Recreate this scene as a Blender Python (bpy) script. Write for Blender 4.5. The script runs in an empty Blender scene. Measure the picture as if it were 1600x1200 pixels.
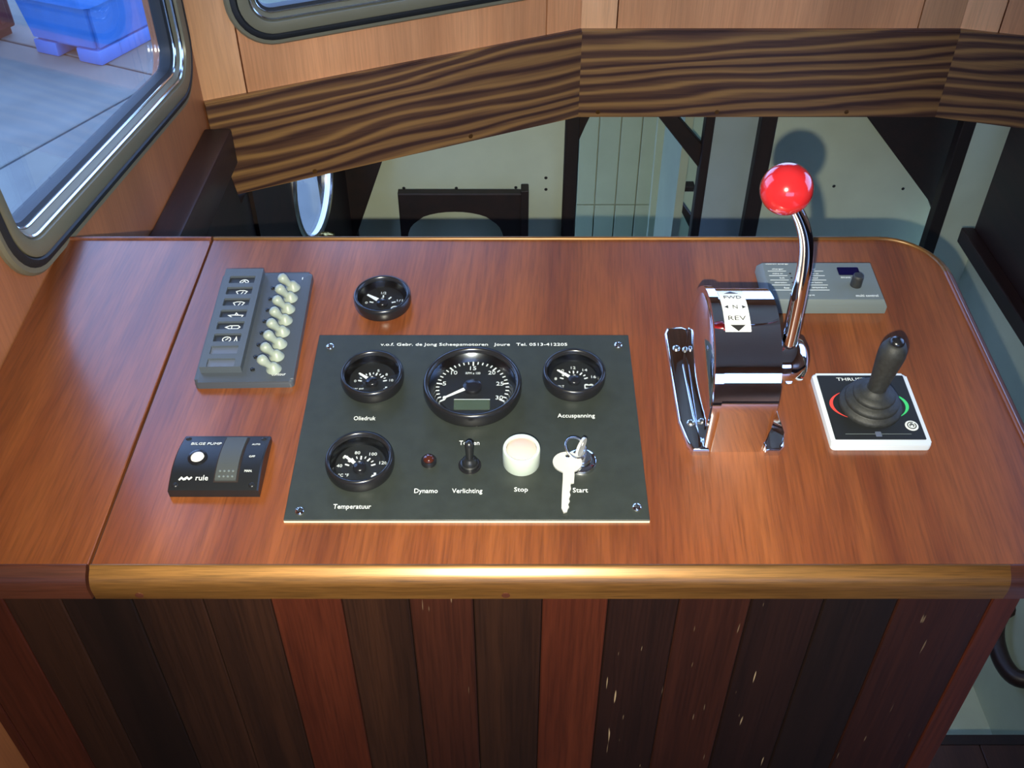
import bpy, bmesh, math, random
from mathutils import Matrix, Vector, Euler
random.seed(7)
D = bpy.data
SC = bpy.context.scene
COL = SC.collection
R = math.radians

# ------------------------------------------------------------------ camera, sky, lights, exposure
CAM = Vector((0, 0, 1.55)); FPX = 1540.0; PITCH = R(40.7); SLOPE = R(5.7)
cam = D.cameras.new('camera'); cam.sensor_width = 36; cam.lens = FPX / 1600 * 36; cam.clip_start = .02
cam_o = D.objects.new('camera', cam); COL.objects.link(cam_o)
cam_o.location = CAM; cam_o.rotation_euler = (math.pi / 2 - PITCH, 0, 0)
SC.camera = cam_o

world = D.worlds.new('overcast_sky'); SC.world = world; world.use_nodes = True
bg = world.node_tree.nodes['Background']
bg.inputs[0].default_value = (0.32, 0.51, 1.0, 1); bg.inputs[1].default_value = 5.0

# the phone's own flash, a finger's width below and left of the lens
fl = D.lights.new('phone_flash', 'SPOT'); fl.energy = 92; fl.spot_size = R(79); fl.spot_blend = 1.0; fl.shadow_soft_size = .004; fl.color = (1.0, .965, .79)
fl_o = D.objects.new('phone_flash', fl); COL.objects.link(fl_o)
fl_o.rotation_euler = (math.pi / 2 - PITCH, 0, 0)
fl_o.location = CAM + Vector((-.014, -.037 * math.sin(PITCH), -.037 * math.cos(PITCH)))

SC.view_settings.view_transform = 'Standard'; SC.view_settings.look = 'None'
SC.view_settings.exposure = 0.0; SC.view_settings.gamma = 1.0; SC.view_settings.use_curve_mapping = False

# ------------------------------------------------------------------ frames
UP = Vector((0, math.sin(PITCH), math.cos(PITCH))); FWD = Vector((0, math.cos(PITCH), -math.sin(PITCH)))
H = .67565                                   # height of the lens above the console surface
VD = Vector((0, math.cos(SLOPE), math.sin(SLOPE))); NN = Vector((0, -math.sin(SLOPE), math.cos(SLOPE)))
ORG = CAM - H * NN
FRAME = Matrix(((1, VD.x, NN.x, ORG.x), (0, VD.y, NN.y, ORG.y), (0, VD.z, NN.z, ORG.z), (0, 0, 0, 1)))  # console surface: u right, v away, w up
def ray(x, y): return FWD + Vector((1, 0, 0)) * ((x - 800) / FPX) + UP * ((600 - y) / FPX)
def atY(x, y, Y): r = ray(x, y); return CAM + r * (Y / r.y)
def atX(x, y, X): r = ray(x, y); return CAM + r * (X / r.x)
def atZ(x, y, Z): r = ray(x, y); return CAM + r * ((Z - CAM.z) / r.z)

# ------------------------------------------------------------------ materials
def newmat(name):
    m = D.materials.new(name); m.use_nodes = True
    return m, m.node_tree, m.node_tree.nodes['Principled BSDF']
def plain(name, col, rough=.5, metal=0., coat=0., spec=.5, mottle=.0, mscale=60., bump=0., bscale=400.):
    m, nt, p = newmat(name)
    p.inputs['Base Color'].default_value = (*col, 1); p.inputs['Roughness'].default_value = rough
    p.inputs['Metallic'].default_value = metal; p.inputs['Coat Weight'].default_value = coat
    p.inputs['Specular IOR Level'].default_value = spec
    tc = nt.nodes.new('ShaderNodeTexCoord')
    if mottle:
        n = nt.nodes.new('ShaderNodeTexNoise'); n.inputs['Scale'].default_value = mscale; n.inputs['Detail'].default_value = 5
        r = nt.nodes.new('ShaderNodeValToRGB')
        r.color_ramp.elements[0].position = .3; r.color_ramp.elements[1].position = .7
        r.color_ramp.elements[0].color = (*[c * (1 - mottle) for c in col], 1); r.color_ramp.elements[1].color = (*[min(1, c * (1 + mottle)) for c in col], 1)
        nt.links.new(tc.outputs['Object'], n.inputs['Vector']); nt.links.new(n.outputs['Fac'], r.inputs['Fac']); nt.links.new(r.outputs['Color'], p.inputs['Base Color'])
    if bump:
        n = nt.nodes.new('ShaderNodeTexNoise'); n.inputs['Scale'].default_value = bscale
        b = nt.nodes.new('ShaderNodeBump'); b.inputs['Strength'].default_value = bump; b.inputs['Distance'].default_value = .001
        nt.links.new(tc.outputs['Object'], n.inputs['Vector']); nt.links.new(n.outputs['Fac'], b.inputs['Height']); nt.links.new(b.outputs['Normal'], p.inputs['Normal'])
    return m
def wood(name, dark, light, along='y', rough=.3, coat=.4, coat_rough=.15, across=28., along_s=1.6, tilt=0., pore=.35, lo=.32, hi=.68, extra=0., fleck=0., spec=.5, tint=None, metal=0.):
    """varnished timber: broad figure, fine grain and pores drawn out along one axis"""
    m, nt, p = newmat(name); N = nt.nodes.new; L = nt.links.new
    tc = N('ShaderNodeTexCoord'); oi = N('ShaderNodeObjectInfo')
    add = N('ShaderNodeVectorMath'); add.operation = 'ADD'
    mul = N('ShaderNodeVectorMath'); mul.operation = 'SCALE'; mul.inputs['Scale'].default_value = 9.
    cmb = N('ShaderNodeCombineXYZ')
    for i in range(3): L(oi.outputs['Random'], cmb.inputs[i])
    L(cmb.outputs[0], mul.inputs[0]); L(tc.outputs['Object'], add.inputs[0]); L(mul.outputs[0], add.inputs[1])
    rot = N('ShaderNodeMapping'); L(add.outputs[0], rot.inputs[0])
    if along == 'x': rot.inputs['Rotation'].default_value = (0, tilt, tilt)
    elif along == 'y': rot.inputs['Rotation'].default_value = (0, 0, tilt)
    else: rot.inputs['Rotation'].default_value = (0, tilt, 0)
    def noise(a, b, det, rgh=.55, dist=0.):
        mp = N('ShaderNodeMapping'); s = [a, a, a]; s['xyz'.index(along)] = b
        mp.inputs['Scale'].default_value = s; L(rot.outputs[0], mp.inputs[0])
        n = N('ShaderNodeTexNoise'); n.inputs['Scale'].default_value = 1; n.inputs['Detail'].default_value = det
        n.inputs['Roughness'].default_value = rgh; n.inputs['Distortion'].default_value = dist
        L(mp.outputs[0], n.inputs['Vector']); return n
    n1 = noise(across, along_s, 3, .5, .25); n2 = noise(across * 14, along_s * 9, 4, .6); n3 = noise(across * .25, along_s * .8, 2)
    r1 = N('ShaderNodeValToRGB'); e = r1.color_ramp.elements
    e[0].position = lo; e[1].position = hi; e[0].color = (*dark, 1); e[1].color = (*light, 1)
    L(n1.outputs['Fac'], r1.inputs['Fac'])
    r2 = N('ShaderNodeValToRGB'); e = r2.color_ramp.elements
    e[0].position = .3; e[1].position = .6; e[0].color = (1 - pore,) * 3 + (1,); e[1].color = (1.08, 1.08, 1.08, 1); L(n2.outputs['Fac'], r2.inputs['Fac'])
    r3 = N('ShaderNodeValToRGB'); e = r3.color_ramp.elements
    e[0].position = .3; e[1].position = .7; e[0].color = (.78 - extra, .76 - extra, .74 - extra, 1); e[1].color = (1.2, 1.18, 1.15, 1); L(n3.outputs['Fac'], r3.inputs['Fac'])
    m1 = N('ShaderNodeMixRGB'); m1.blend_type = 'MULTIPLY'; m1.inputs[0].default_value = 1; L(r1.outputs[0], m1.inputs[1]); L(r2.outputs[0], m1.inputs[2])
    m2 = N('ShaderNodeMixRGB'); m2.blend_type = 'MULTIPLY'; m2.inputs[0].default_value = 1; L(m1.outputs[0], m2.inputs[1]); L(r3.outputs[0], m2.inputs[2])
    out = m2.outputs[0]
    if fleck:
        n4 = noise(260, 22, 1); r4 = N('ShaderNodeValToRGB'); e = r4.color_ramp.elements
        e[0].position = .725; e[1].position = .76; e[0].color = (0, 0, 0, 1); e[1].color = (fleck,) * 3 + (1,); L(n4.outputs['Fac'], r4.inputs['Fac'])
        m3 = N('ShaderNodeMixRGB'); L(r4.outputs[0], m3.inputs[0]); L(out, m3.inputs[1]); m3.inputs[2].default_value = (.42, .30, .18, 1); out = m3.outputs[0]
    L(out, p.inputs['Base Color'])
    p.inputs['Roughness'].default_value = rough; p.inputs['Coat Weight'].default_value = coat; p.inputs['Coat Roughness'].default_value = coat_rough
    p.inputs['Specular IOR Level'].default_value = spec
    p.inputs['Metallic'].default_value = metal
    if tint: p.inputs['Specular Tint'].default_value = (*tint, 1)
    b = N('ShaderNodeBump'); b.inputs['Strength'].default_value = .12; b.inputs['Distance'].default_value = .0006
    L(n2.outputs['Fac'], b.inputs['Height']); L(b.outputs[0], p.inputs['Normal'])
    return m
def sheet_glass(name, tint=(1, 1, 1), ior=1.45, rough=.0):
    m, nt, p = newmat(name); N = nt.nodes.new; L = nt.links.new
    nt.nodes.remove(p); o = nt.nodes['Material Output']
    t = N('ShaderNodeBsdfTransparent'); t.inputs[0].default_value = (*tint, 1)
    g = N('ShaderNodeBsdfGlossy'); g.inputs['Roughness'].default_value = rough
    f = N('ShaderNodeFresnel'); ge = N('ShaderNodeNewGeometry'); ma_ = N('ShaderNodeMapRange')   # same reflectance from either side of the sheet
    ma_.inputs['To Min'].default_value = ior; ma_.inputs['To Max'].default_value = 1 / ior
    L(ge.outputs['Backfacing'], ma_.inputs['Value']); L(ma_.outputs[0], f.inputs[0])
    mx = N('ShaderNodeMixShader'); L(f.outputs[0], mx.inputs[0]); L(t.outputs[0], mx.inputs[1]); L(g.outputs[0], mx.inputs[2]); L(mx.outputs[0], o.inputs[0])
    return m

M = {}
M['top'] = wood('mahogany_top', (.122, .031, .0085), (.205, .062, .0165), 'y', .36, .85, .2, across=30, along_s=2.2, pore=.3, tilt=.06)
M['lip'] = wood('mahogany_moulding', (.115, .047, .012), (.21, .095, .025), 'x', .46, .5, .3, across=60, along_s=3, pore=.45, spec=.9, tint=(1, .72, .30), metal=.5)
M['lip_dark'] = wood('darker_moulding', (.05, .014, .008), (.09, .026, .013), 'x', .4, .3, .25, across=60, along_s=3)
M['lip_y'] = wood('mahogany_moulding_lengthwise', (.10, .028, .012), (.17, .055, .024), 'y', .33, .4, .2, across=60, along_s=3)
M['groove'] = plain('dark_groove', (.012, .005, .004), .8)
PL = [wood('plank_red', (.044, .0085, .0035), (.075, .0155, .006), 'z', .5, .08, .35, spec=.3, across=26, along_s=1.5),
      wood('plank_brown', (.0135, .005, .0028), (.027, .0095, .0045), 'z', .5, .08, .35, spec=.3, across=34, along_s=1.4, extra=.1),
      wood('plank_dark', (.005, .0023, .0017), (.010, .004, .0026), 'z', .5, .08, .35, spec=.3, across=30, along_s=1.4),
      wood('plank_flecked', (.0088, .003, .0021), (.015, .0048, .0032), 'z', .5, .08, .35, spec=.3, across=30, along_s=1.2, fleck=.7),
      wood('plank_dark_red', (.020, .005, .0027), (.034, .0085, .004), 'z', .5, .08, .35, spec=.3, across=30, along_s=1.4, fleck=.25)]
M['ply'] = wood('cherry_plywood', (.40, .165, .075), (.50, .225, .105), 'z', .4, .3, .25, across=26, along_s=1.2, pore=.12, lo=.25, hi=.75)
M['ply2'] = wood('pale_cherry_plywood', (.46, .22, .10), (.58, .29, .14), 'z', .4, .3, .25, across=22, along_s=1.2, pore=.10, lo=.25, hi=.75)
def ribbon(name):
    """sapele with straight ribbon figure: light and dark stripes running almost along the board"""
    m, nt, p = newmat(name); N = nt.nodes.new; L = nt.links.new
    tc = N('ShaderNodeTexCoord'); oi = N('ShaderNodeObjectInfo'); sep = N('ShaderNodeSeparateXYZ'); L(tc.outputs['Object'], sep.inputs[0])
    def noise(sx, sy, det, off=0.):
        mp = N('ShaderNodeMapping'); mp.inputs['Scale'].default_value = (sx, sy, sy); L(tc.outputs['Object'], mp.inputs[0])
        ad = N('ShaderNodeVectorMath'); ad.operation = 'ADD'; L(mp.outputs[0], ad.inputs[0]); cb = N('ShaderNodeCombineXYZ')
        mu = N('ShaderNodeMath'); mu.operation = 'MULTIPLY'; mu.inputs[1].default_value = 40; L(oi.outputs['Random'], mu.inputs[0]); L(mu.outputs[0], cb.inputs[0]); L(cb.outputs[0], ad.inputs[1])
        n = N('ShaderNodeTexNoise'); n.inputs['Scale'].default_value = 1; n.inputs['Detail'].default_value = det; L(ad.outputs[0], n.inputs['Vector']); return n.outputs['Fac']
    def mth(op, a, b=None, c=None):
        q = N('ShaderNodeMath'); q.operation = op
        for i, v in enumerate((a, b, c)):
            if v is None: continue
            if isinstance(v, (int, float)): q.inputs[i].default_value = v
            else: L(v, q.inputs[i])
        return q.outputs[0]
    t = mth('MULTIPLY_ADD', sep.outputs[0], -.040, sep.outputs[1])             # stripes climb gently along the length
    t = mth('MULTIPLY_ADD', noise(1.6, 7., 2), .085, t); t = mth('MULTIPLY_ADD', noise(6., 40., 2), .006, t)
    st = mth('MULTIPLY_ADD', mth('SINE', mth('MULTIPLY', t, 285.)), .5, .5)
    st = mth('MULTIPLY_ADD', mth('SINE', mth('MULTIPLY', t, 647.)), .14, mth('MULTIPLY', st, .86))
    st = mth('MULTIPLY_ADD', noise(9., 300., 3), .5, mth('MULTIPLY', st, .75))
    r = N('ShaderNodeValToRGB'); e = r.color_ramp.elements; e[0].position = .22; e[1].position = .95
    e[0].color = (.052, .022, .016, 1); e[1].color = (.30, .155, .052, 1); k = e.new(.5); k.color = (.12, .055, .028, 1)
    L(st, r.inputs[0]); L(r.outputs[0], p.inputs['Base Color'])
    p.inputs['Roughness'].default_value = .4; p.inputs['Coat Weight'].default_value = .25; p.inputs['Coat Roughness'].default_value = .25
    return m
M['plyf'] = wood('cherry_plywood_front', (.56, .245, .105), (.68, .325, .15), 'y', .4, .3, .25, across=26, along_s=1.2, pore=.12, lo=.25, hi=.75)
M['plyf2'] = wood('pale_cherry_plywood_front', (.64, .32, .15), (.78, .42, .21), 'y', .4, .3, .25, across=22, along_s=1.2, pore=.10, lo=.25, hi=.75)
M['ply_red'] = wood('reddish_plywood', (.33, .115, .045), (.42, .16, .064), 'z', .4, .3, .25, across=26, along_s=1.2, pore=.12, lo=.25, hi=.75)
M['ribbon'] = ribbon('ribbon_sapele')
M['darkwood'] = wood('dark_stained_wood', (.018, .0065, .005), (.030, .010, .007), 'y', .5, .15, .3, across=40, along_s=2)
M['darkwoodz'] = wood('dark_stained_upright', (.011, .0055, .004), (.020, .008, .0055), 'z', .6, .05, .4, across=40, along_s=2)
M['white_paint'] = plain('off_white_paint', (.53, .575, .425), .55, mottle=.04, mscale=14)
M['green_paint'] = plain('pale_green_paint', (.40, .45, .33), .6, mottle=.04, mscale=14)
M['blue_paint'] = plain('blue_grey_paint', (.36, .43, .43), .55, mottle=.04, mscale=14)
M['alu'] = plain('bronze_aluminium', (.205, .188, .120), .38, .25, bump=.05, bscale=900)
M['alu_bright'] = plain('polished_aluminium', (.75, .75, .72), .16, 1.)
M['rubber'] = plain('black_rubber', (.012, .013, .014), .55, bump=.1)
M['glass'] = sheet_glass('window_glass', (.95, .98, 1.0))
M['gglass'] = sheet_glass('gauge_glass', (.97, .98, 1.), 1.5)
M['panel'] = plain('black_anodised_plate', (.023, .028, .0245), .42, 0, mottle=.12, mscale=90, bump=.08, bscale=1500)
M['core'] = plain('cream_plate_core', (.80, .68, .45), .5)
M['bezel'] = plain('black_satin_bezel', (.010, .010, .012), .24, 0, spec=.6)
M['dial'] = plain('black_dial', (.009, .0105, .011), .55)
M['ringin'] = plain('inner_shade_ring', (.10, .105, .11), .22, 1.)
M['white'] = plain('white_print', (.72, .76, .74), .6)
M['needle'] = plain('white_needle', (.85, .87, .84), .5)
M['lcd'] = plain('green_lcd', (.060, .085, .062), .25)
M['chrome'] = plain('chrome', (.82, .83, .85), .045, 1.)
M['steel'] = plain('stainless_steel', (.72, .72, .70), .24, 1.)
M['nickel'] = plain('nickel_key', (.70, .70, .66), .4, .5)
M['red_ball'] = plain('red_lacquer', (.46, .016, .020), .16, 0, coat=.8)
M['grey_plastic'] = plain('blue_grey_plastic', (.066, .080, .096), .42, bump=.06, bscale=1800)
M['grey_plastic2'] = plain('slate_plastic', (.052, .062, .078), .38, bump=.06, bscale=1800)
M['recess'] = plain('dark_recess', (.018, .022, .03), .5)
M['inlay'] = plain('blank_inlay', (.10, .12, .17), .35)
M['pale_toggle'] = plain('pale_silicone', (.27, .31, .26), .42)
M['black_plastic'] = plain('black_plastic', (.011, .012, .014), .32, bump=.06, bscale=1800)
M['grey_rocker'] = plain('grey_rocker', (.052, .058, .056), .5, bump=.05, bscale=1500)
M['black_rubber'] = plain('dusty_rubber', (.016, .017, .016), .6, mottle=.35, mscale=300, bump=.2, bscale=900)
M['lamp_white'] = plain('white_lens', (.86, .84, .78), .35)
M['sage'] = plain('sage_plastic', (.125, .150, .148), .45, bump=.05, bscale=1500)
M['navy'] = plain('navy_display', (.004, .004, .035), .1)
M['red_print'] = plain('red_print', (.72, .06, .045), .5)
M['green_print'] = plain('green_print', (.05, .55, .16), .5)
M['white_frame'] = plain('white_enamel', (.62, .68, .74), .3)
M['label_plate'] = plain('white_label', (.72, .74, .72), .4)
M['black_print'] = plain('black_print', (.012, .012, .012), .5)
M['lens'] = plain('dark_red_lens', (.045, .010, .006), .12, coat=.6)
M['cap'] = plain('white_translucent_cap', (.46, .52, .46), .35)
_p = M['cap'].node_tree.nodes['Principled BSDF']; _p.inputs['Subsurface Weight'].default_value = .4; _p.inputs['Subsurface Radius'].default_value = (.006, .006, .006)
M['pink'] = plain('pale_pink_button', (.60, .42, .37), .4)
M['brass'] = plain('brass', (.85, .62, .22), .2, 1.)
M['concrete'] = plain('concrete', (.145, .145, .13), .85, mottle=.16, mscale=2.2)
M['joint'] = plain('concrete_joint', (.035, .035, .04), .9)
M['tub'] = plain('blue_polyethylene', (.040, .16, .44), .4, mottle=.08, mscale=6)
M['tub_in'] = plain('light_blue_water', (.08, .24, .42), .3)
M['rust'] = plain('dark_red_steel', (.12, .022, .018), .6, mottle=.2, mscale=3)
M['ceiling'] = plain('grey_headliner', (.80, .80, .74), .7, mottle=.04)
M['floor'] = wood('dark_floor', (.03, .012, .008), (.05, .02, .012), 'y', .5, .2, .3)

# ------------------------------------------------------------------ mesh helpers
def mesh_obj(name, bm, mat, parent=None, smooth=None, local=None):
    me = D.meshes.new(name)
    bmesh.ops.recalc_face_normals(bm, faces=bm.faces)
    bm.to_mesh(me); bm.free()
    me.materials.append(M[mat] if isinstance(mat, str) else mat)
    if smooth is not None:
        for f in me.polygons: f.use_smooth = True
        me.set_sharp_from_angle(angle=R(smooth))
    o = D.objects.new(name, me); COL.objects.link(o)
    if parent is not None: o.parent = parent
    if local is not None: o.matrix_local = local
    return o
def T(x, y, z): return Matrix.Translation((x, y, z))
def thing(name, label, cat, mat=None, group=None):
    o = D.objects.new(name, None); COL.objects.link(o); o.empty_display_size = .02
    o.matrix_world = mat if mat is not None else Matrix()
    o['label'] = label; o['category'] = cat
    if group: o['group'] = group
    return o
def tag(o, label, cat, group=None, kind=None):
    o['label'] = label; o['category'] = cat
    if group: o['group'] = group
    if kind: o['kind'] = kind
    return o
def struct(o, label=None, cat=None):
    o['kind'] = 'structure'
    if label: o['label'] = label
    if cat: o['category'] = cat
    return o
def on_console(u, v, w=0., rz=0.): return FRAME @ T(u, v, w) @ Matrix.Rotation(rz, 4, 'Z')
def add_box(bm, x0, x1, y0, y1, z0, z1, bev=0., seg=2, mat=None):
    n0 = len(bm.verts)
    vs = [bm.verts.new(p) for p in [(x0, y0, z0), (x1, y0, z0), (x1, y1, z0), (x0, y1, z0), (x0, y0, z1), (x1, y0, z1), (x1, y1, z1), (x0, y1, z1)]]
    fs = [bm.faces.new([vs[i] for i in q]) for q in [(3, 2, 1, 0), (4, 5, 6, 7), (0, 1, 5, 4), (1, 2, 6, 5), (2, 3, 7, 6), (3, 0, 4, 7)]]
    if bev:
        es = list({e for f in fs for e in f.edges})
        bmesh.ops.bevel(bm, geom=es, offset=bev, segments=seg, affect='EDGES', profile=.5)
    return bm
def box(*a, **k): return add_box(bmesh.new(), *a, **k)
def add_prism(bm, poly, z0, z1, bev=0., seg=2, bottom=False):
    b = [bm.verts.new((x, y, z0)) for x, y in poly]; t = [bm.verts.new((x, y, z1)) for x, y in poly]
    n = len(poly)
    fb = bm.faces.new(b[::-1]); ft = bm.faces.new(t)
    sd = [bm.faces.new((b[i], b[(i + 1) % n], t[(i + 1) % n], t[i])) for i in range(n)]
    if bev:
        es = list(ft.edges) + (list(fb.edges) if bottom else [])
        bmesh.ops.bevel(bm, geom=es, offset=bev, segments=seg, affect='EDGES', profile=.5)
    return bm
def prism(poly, z0, z1, bev=0., seg=2, bottom=False): return add_prism(bmesh.new(), poly, z0, z1, bev, seg, bottom)
def rrect(x0, x1, y0, y1, r, n=5):
    pts = []
    for cx, cy, a in ((x1 - r, y0 + r, -90), (x1 - r, y1 - r, 0), (x0 + r, y1 - r, 90), (x0 + r, y0 + r, 180)):
        for i in range(n + 1):
            t = R(a + 90 * i / n); pts.append((cx + r * math.cos(t), cy + r * math.sin(t)))
    return pts
def round_poly(pts, r, n=7):
    """polygon with every corner rounded to radius r (list or number)"""
    out = []; N = len(pts)
    for i in range(N):
        p = Vector(pts[i]); a = (Vector(pts[i - 1]) - p).normalized(); b = (Vector(pts[(i + 1) % N]) - p).normalized()
        rr = r[i] if isinstance(r, (list, tuple)) else r
        if rr <= 0: out.append(tuple(p)); continue
        ang = a.angle(b); d = rr / math.tan(ang / 2); c = p + (a + b).normalized() * (rr / math.sin(ang / 2))
        s, e = p + a * d - c, p + b * d - c
        for k in range(n + 1):
            t = k / n; q = s.slerp(e, t) if s.angle(e) > 1e-4 else s
            out.append(tuple(c + q.normalized() * rr))
    return out
def add_lathe(bm, prof, n=32, M4=None):
    rings = []
    for r, z in prof:
        if r < 1e-7: rings.append([bm.verts.new((0, 0, z))])
        else: rings.append([bm.verts.new((r * math.cos(2 * math.pi * i / n), r * math.sin(2 * math.pi * i / n), z)) for i in range(n)])
    for a, b in zip(rings, rings[1:]):
        for i in range(n):
            j = (i + 1) % n
            if len(a) == 1 and len(b) == 1: continue
            if len(a) == 1: bm.faces.new((a[0], b[i], b[j]))
            elif len(b) == 1: bm.faces.new((a[i], a[j], b[0]))
            else: bm.faces.new((a[i], a[j], b[j], b[i]))
    if M4 is not None: bmesh.ops.transform(bm, matrix=M4, verts=[v for r in rings for v in r])
    return bm
def lathe(prof, n=32, M4=None): return add_lathe(bmesh.new(), prof, n, M4)
def add_tube(bm, pts, rad, n=12, closed=False, squash=1.):
    pts = [Vector(p) for p in pts]; N = len(pts); rings = []; ref = None
    for i, p in enumerate(pts):
        if closed: t = pts[(i + 1) % N] - pts[i - 1]
        else: t = pts[min(i + 1, N - 1)] - pts[max(i - 1, 0)]
        t.normalize()
        if ref is None: ref = Vector((0, 0, 1)) if abs(t.z) < .9 else Vector((0, 1, 0))
        a = t.cross(ref).normalized(); b = a.cross(t).normalized(); ref = b
        r = rad[i] if isinstance(rad, (list, tuple)) else rad
        rings.append([bm.verts.new(p + (a * math.cos(2 * math.pi * k / n) + b * math.sin(2 * math.pi * k / n) * squash) * r) for k in range(n)])
    for i in range(N if closed else N - 1):
        A, B = rings[i], rings[(i + 1) % N]
        for k in range(n): bm.faces.new((A[k], A[(k + 1) % n], B[(k + 1) % n], B[k]))
    if not closed:
        bm.faces.new(rings[0][::-1]); bm.faces.new(rings[-1])
    return bm
def tube(*a, **k): return add_tube(bmesh.new(), *a, **k)
def spline(pts, n=6):
    """Catmull-Rom through points (any dimension as Vectors)"""
    P = [Vector(p) for p in pts]; P = [2 * P[0] - P[1]] + P + [2 * P[-1] - P[-2]]; out = []
    for i in range(1, len(P) - 2):
        for k in range(n):
            t = k / n; a, b, c, d = P[i - 1:i + 3]
            out.append(.5 * ((2 * b) + (c - a) * t + (2 * a - 5 * b + 4 * c - d) * t * t + (3 * b - a - 3 * c + d) * t ** 3))
    out.append(P[-2]); return out
def offset_loop(loop, d, closed=True):
    """points of a 2-D path moved by d to its right-hand side (mitred)"""
    out = []; N = len(loop)
    for i in range(N):
        p = Vector(loop[i])
        a = Vector(loop[i - 1]) if (closed or i > 0) else None; b = Vector(loop[(i + 1) % N]) if (closed or i < N - 1) else None
        ta = (p - a).normalized() if a is not None else (b - p).normalized(); tb = (b - p).normalized() if b is not None else ta
        na = Vector((ta.y, -ta.x)); nb = Vector((tb.y, -tb.x)); m = (na + nb); m.normalize()
        out.append(tuple(p + m * (d / max(.3, m.dot(na)))))
    return out
def sweep(path, prof, closed=False, cap=True, M4=None, bm=None):
    """prof: closed list of (offset, height) carried along a 2-D path"""
    bm = bm or bmesh.new(); loops = [[bm.verts.new((x, y, h)) for x, y in offset_loop(path, o, closed)] for o, h in prof]
    K = len(prof); N = len(path)
    for k in range(K if cap != 'open' else K - 1):
        A, B = loops[k], loops[(k + 1) % K]
        for i in range(N if closed else N - 1):
            j = (i + 1) % N; bm.faces.new((A[i], A[j], B[j], B[i]))
    if not closed and cap is True:
        bm.faces.new([l[0] for l in loops]); bm.faces.new([l[-1] for l in loops][::-1])
    if M4 is not None: bmesh.ops.transform(bm, matrix=M4, verts=bm.verts)
    return bm
def ring_plate(bm, outer, hole, z0, z1):
    """plate with one opening: both outlines are cut by the same rays from the opening's centre"""
    c = sum((Vector(p) for p in hole), Vector((0, 0))) / len(hole)
    def hit(lp, a):
        d = Vector((math.cos(a), math.sin(a))); best = None
        for i in range(len(lp)):
            p = Vector(lp[i]) - c; e = Vector(lp[(i + 1) % len(lp)]) - c - p; den = d.x * e.y - d.y * e.x
            if abs(den) < 1e-12: continue
            t = (p.x * e.y - p.y * e.x) / den; q = (p.x * d.y - p.y * d.x) / den
            if t > 0 and -1e-6 <= q <= 1 + 1e-6 and (best is None or t > best): best = t
        return c + d * best
    ang = sorted(math.atan2(p[1] - c.y, p[0] - c.x) for p in list(outer) + list(hole))
    ang = [a for i, a in enumerate(ang) if i == 0 or a - ang[i - 1] > 1e-5]
    L4 = [[bm.verts.new((*hit(lp, a), z)) for a in ang] for lp, z in ((outer, z0), (hole, z0), (hole, z1), (outer, z1))]
    n = len(ang)
    for k in range(4):
        A_, B_ = L4[k], L4[(k + 1) % 4]
        for i in range(n): j = (i + 1) % n; bm.faces.new((A_[i], A_[j], B_[j], B_[i]))
def holed(outer, holes, z0, z1, M4=None):
    bm = bmesh.new(); ring_plate(bm, outer, holes[0], z0, z1)
    if M4 is not None: bmesh.ops.transform(bm, matrix=M4, verts=bm.verts)
    return bm
def holed_fill(outer, holes, z0, z1, M4=None):
    """plate with openings"""
    bm = bmesh.new(); caps = []
    for z in (z0, z1):
        es = []
        loops = []
        for lp in [outer] + holes:
            vs = [bm.verts.new((x, y, z)) for x, y in lp]; loops.append(vs)
            es += [bm.edges.new((vs[i], vs[(i + 1) % len(vs)])) for i in range(len(vs))]
        bmesh.ops.triangle_fill(bm, edges=es, use_beauty=True); caps.append(loops)
    for a, b in zip(*caps):
        for i in range(len(a)):
            j = (i + 1) % len(a); bm.faces.new((a[i], a[j], b[j], b[i]))
    if M4 is not None: bmesh.ops.transform(bm, matrix=M4, verts=bm.verts)
    return bm
_dg = None
def text(parent, s, width, mat, u, v, w, height=None, align='CENTER', rot=0., name='lettering', shear=0., extrude=.00008, squeeze_h=None, local=None):
    """flat lettering; width is the full width of the line in metres, v the middle of its height"""
    c = D.curves.new(name, 'FONT'); c.body = s; c.size = 1; c.resolution_u = 2; c.shear = shear; c.extrude = 0
    t = D.objects.new('tmp', c); COL.objects.link(t)
    bpy.context.view_layer.update(); dg = bpy.context.evaluated_depsgraph_get()
    me = D.meshes.new_from_object(t.evaluated_get(dg)); D.objects.remove(t); D.curves.remove(c)
    xs = [q.co.x for q in me.vertices]; ys = [q.co.y for q in me.vertices]
    x0, x1, y0, y1 = min(xs), max(xs), min(ys), max(ys)
    sx = width / (x1 - x0); sy = (height / (y1 - y0)) if height else sx
    ox = {'CENTER': (x0 + x1) / 2, 'LEFT': x0, 'RIGHT': x1}[align]; oy = (y0 + y1) / 2
    bm = bmesh.new(); bm.from_mesh(me); D.meshes.remove(me)
    for q in bm.verts: q.co = Vector(((q.co.x - ox) * sx, (q.co.y - oy) * sy, 0))
    g = bmesh.ops.extrude_face_region(bm, geom=list(bm.faces))
    for q in g['geom']:
        if isinstance(q, bmesh.types.BMVert): q.co.z += extrude * 2
    return mesh_obj(name, bm, mat, parent, local=local if local is not None else T(u, v, w) @ Matrix.Rotation(rot, 4, 'Z'))
def stroke(bm, pts, wd, z, th=.0002, closed=False):
    """flat drawn line"""
    pts = [Vector(p) for p in pts]
    L = offset_loop(pts, wd / 2, closed); Rr = offset_loop(pts, -wd / 2, closed); n = len(pts)
    for zz in (z, z + th):
        a = [bm.verts.new((x, y, zz)) for x, y in L]; b = [bm.verts.new((x, y, zz)) for x, y in Rr]
        for i in range(n if closed else n - 1):
            j = (i + 1) % n; bm.faces.new((a[i], a[j], b[j], b[i]))
    return bm
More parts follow.
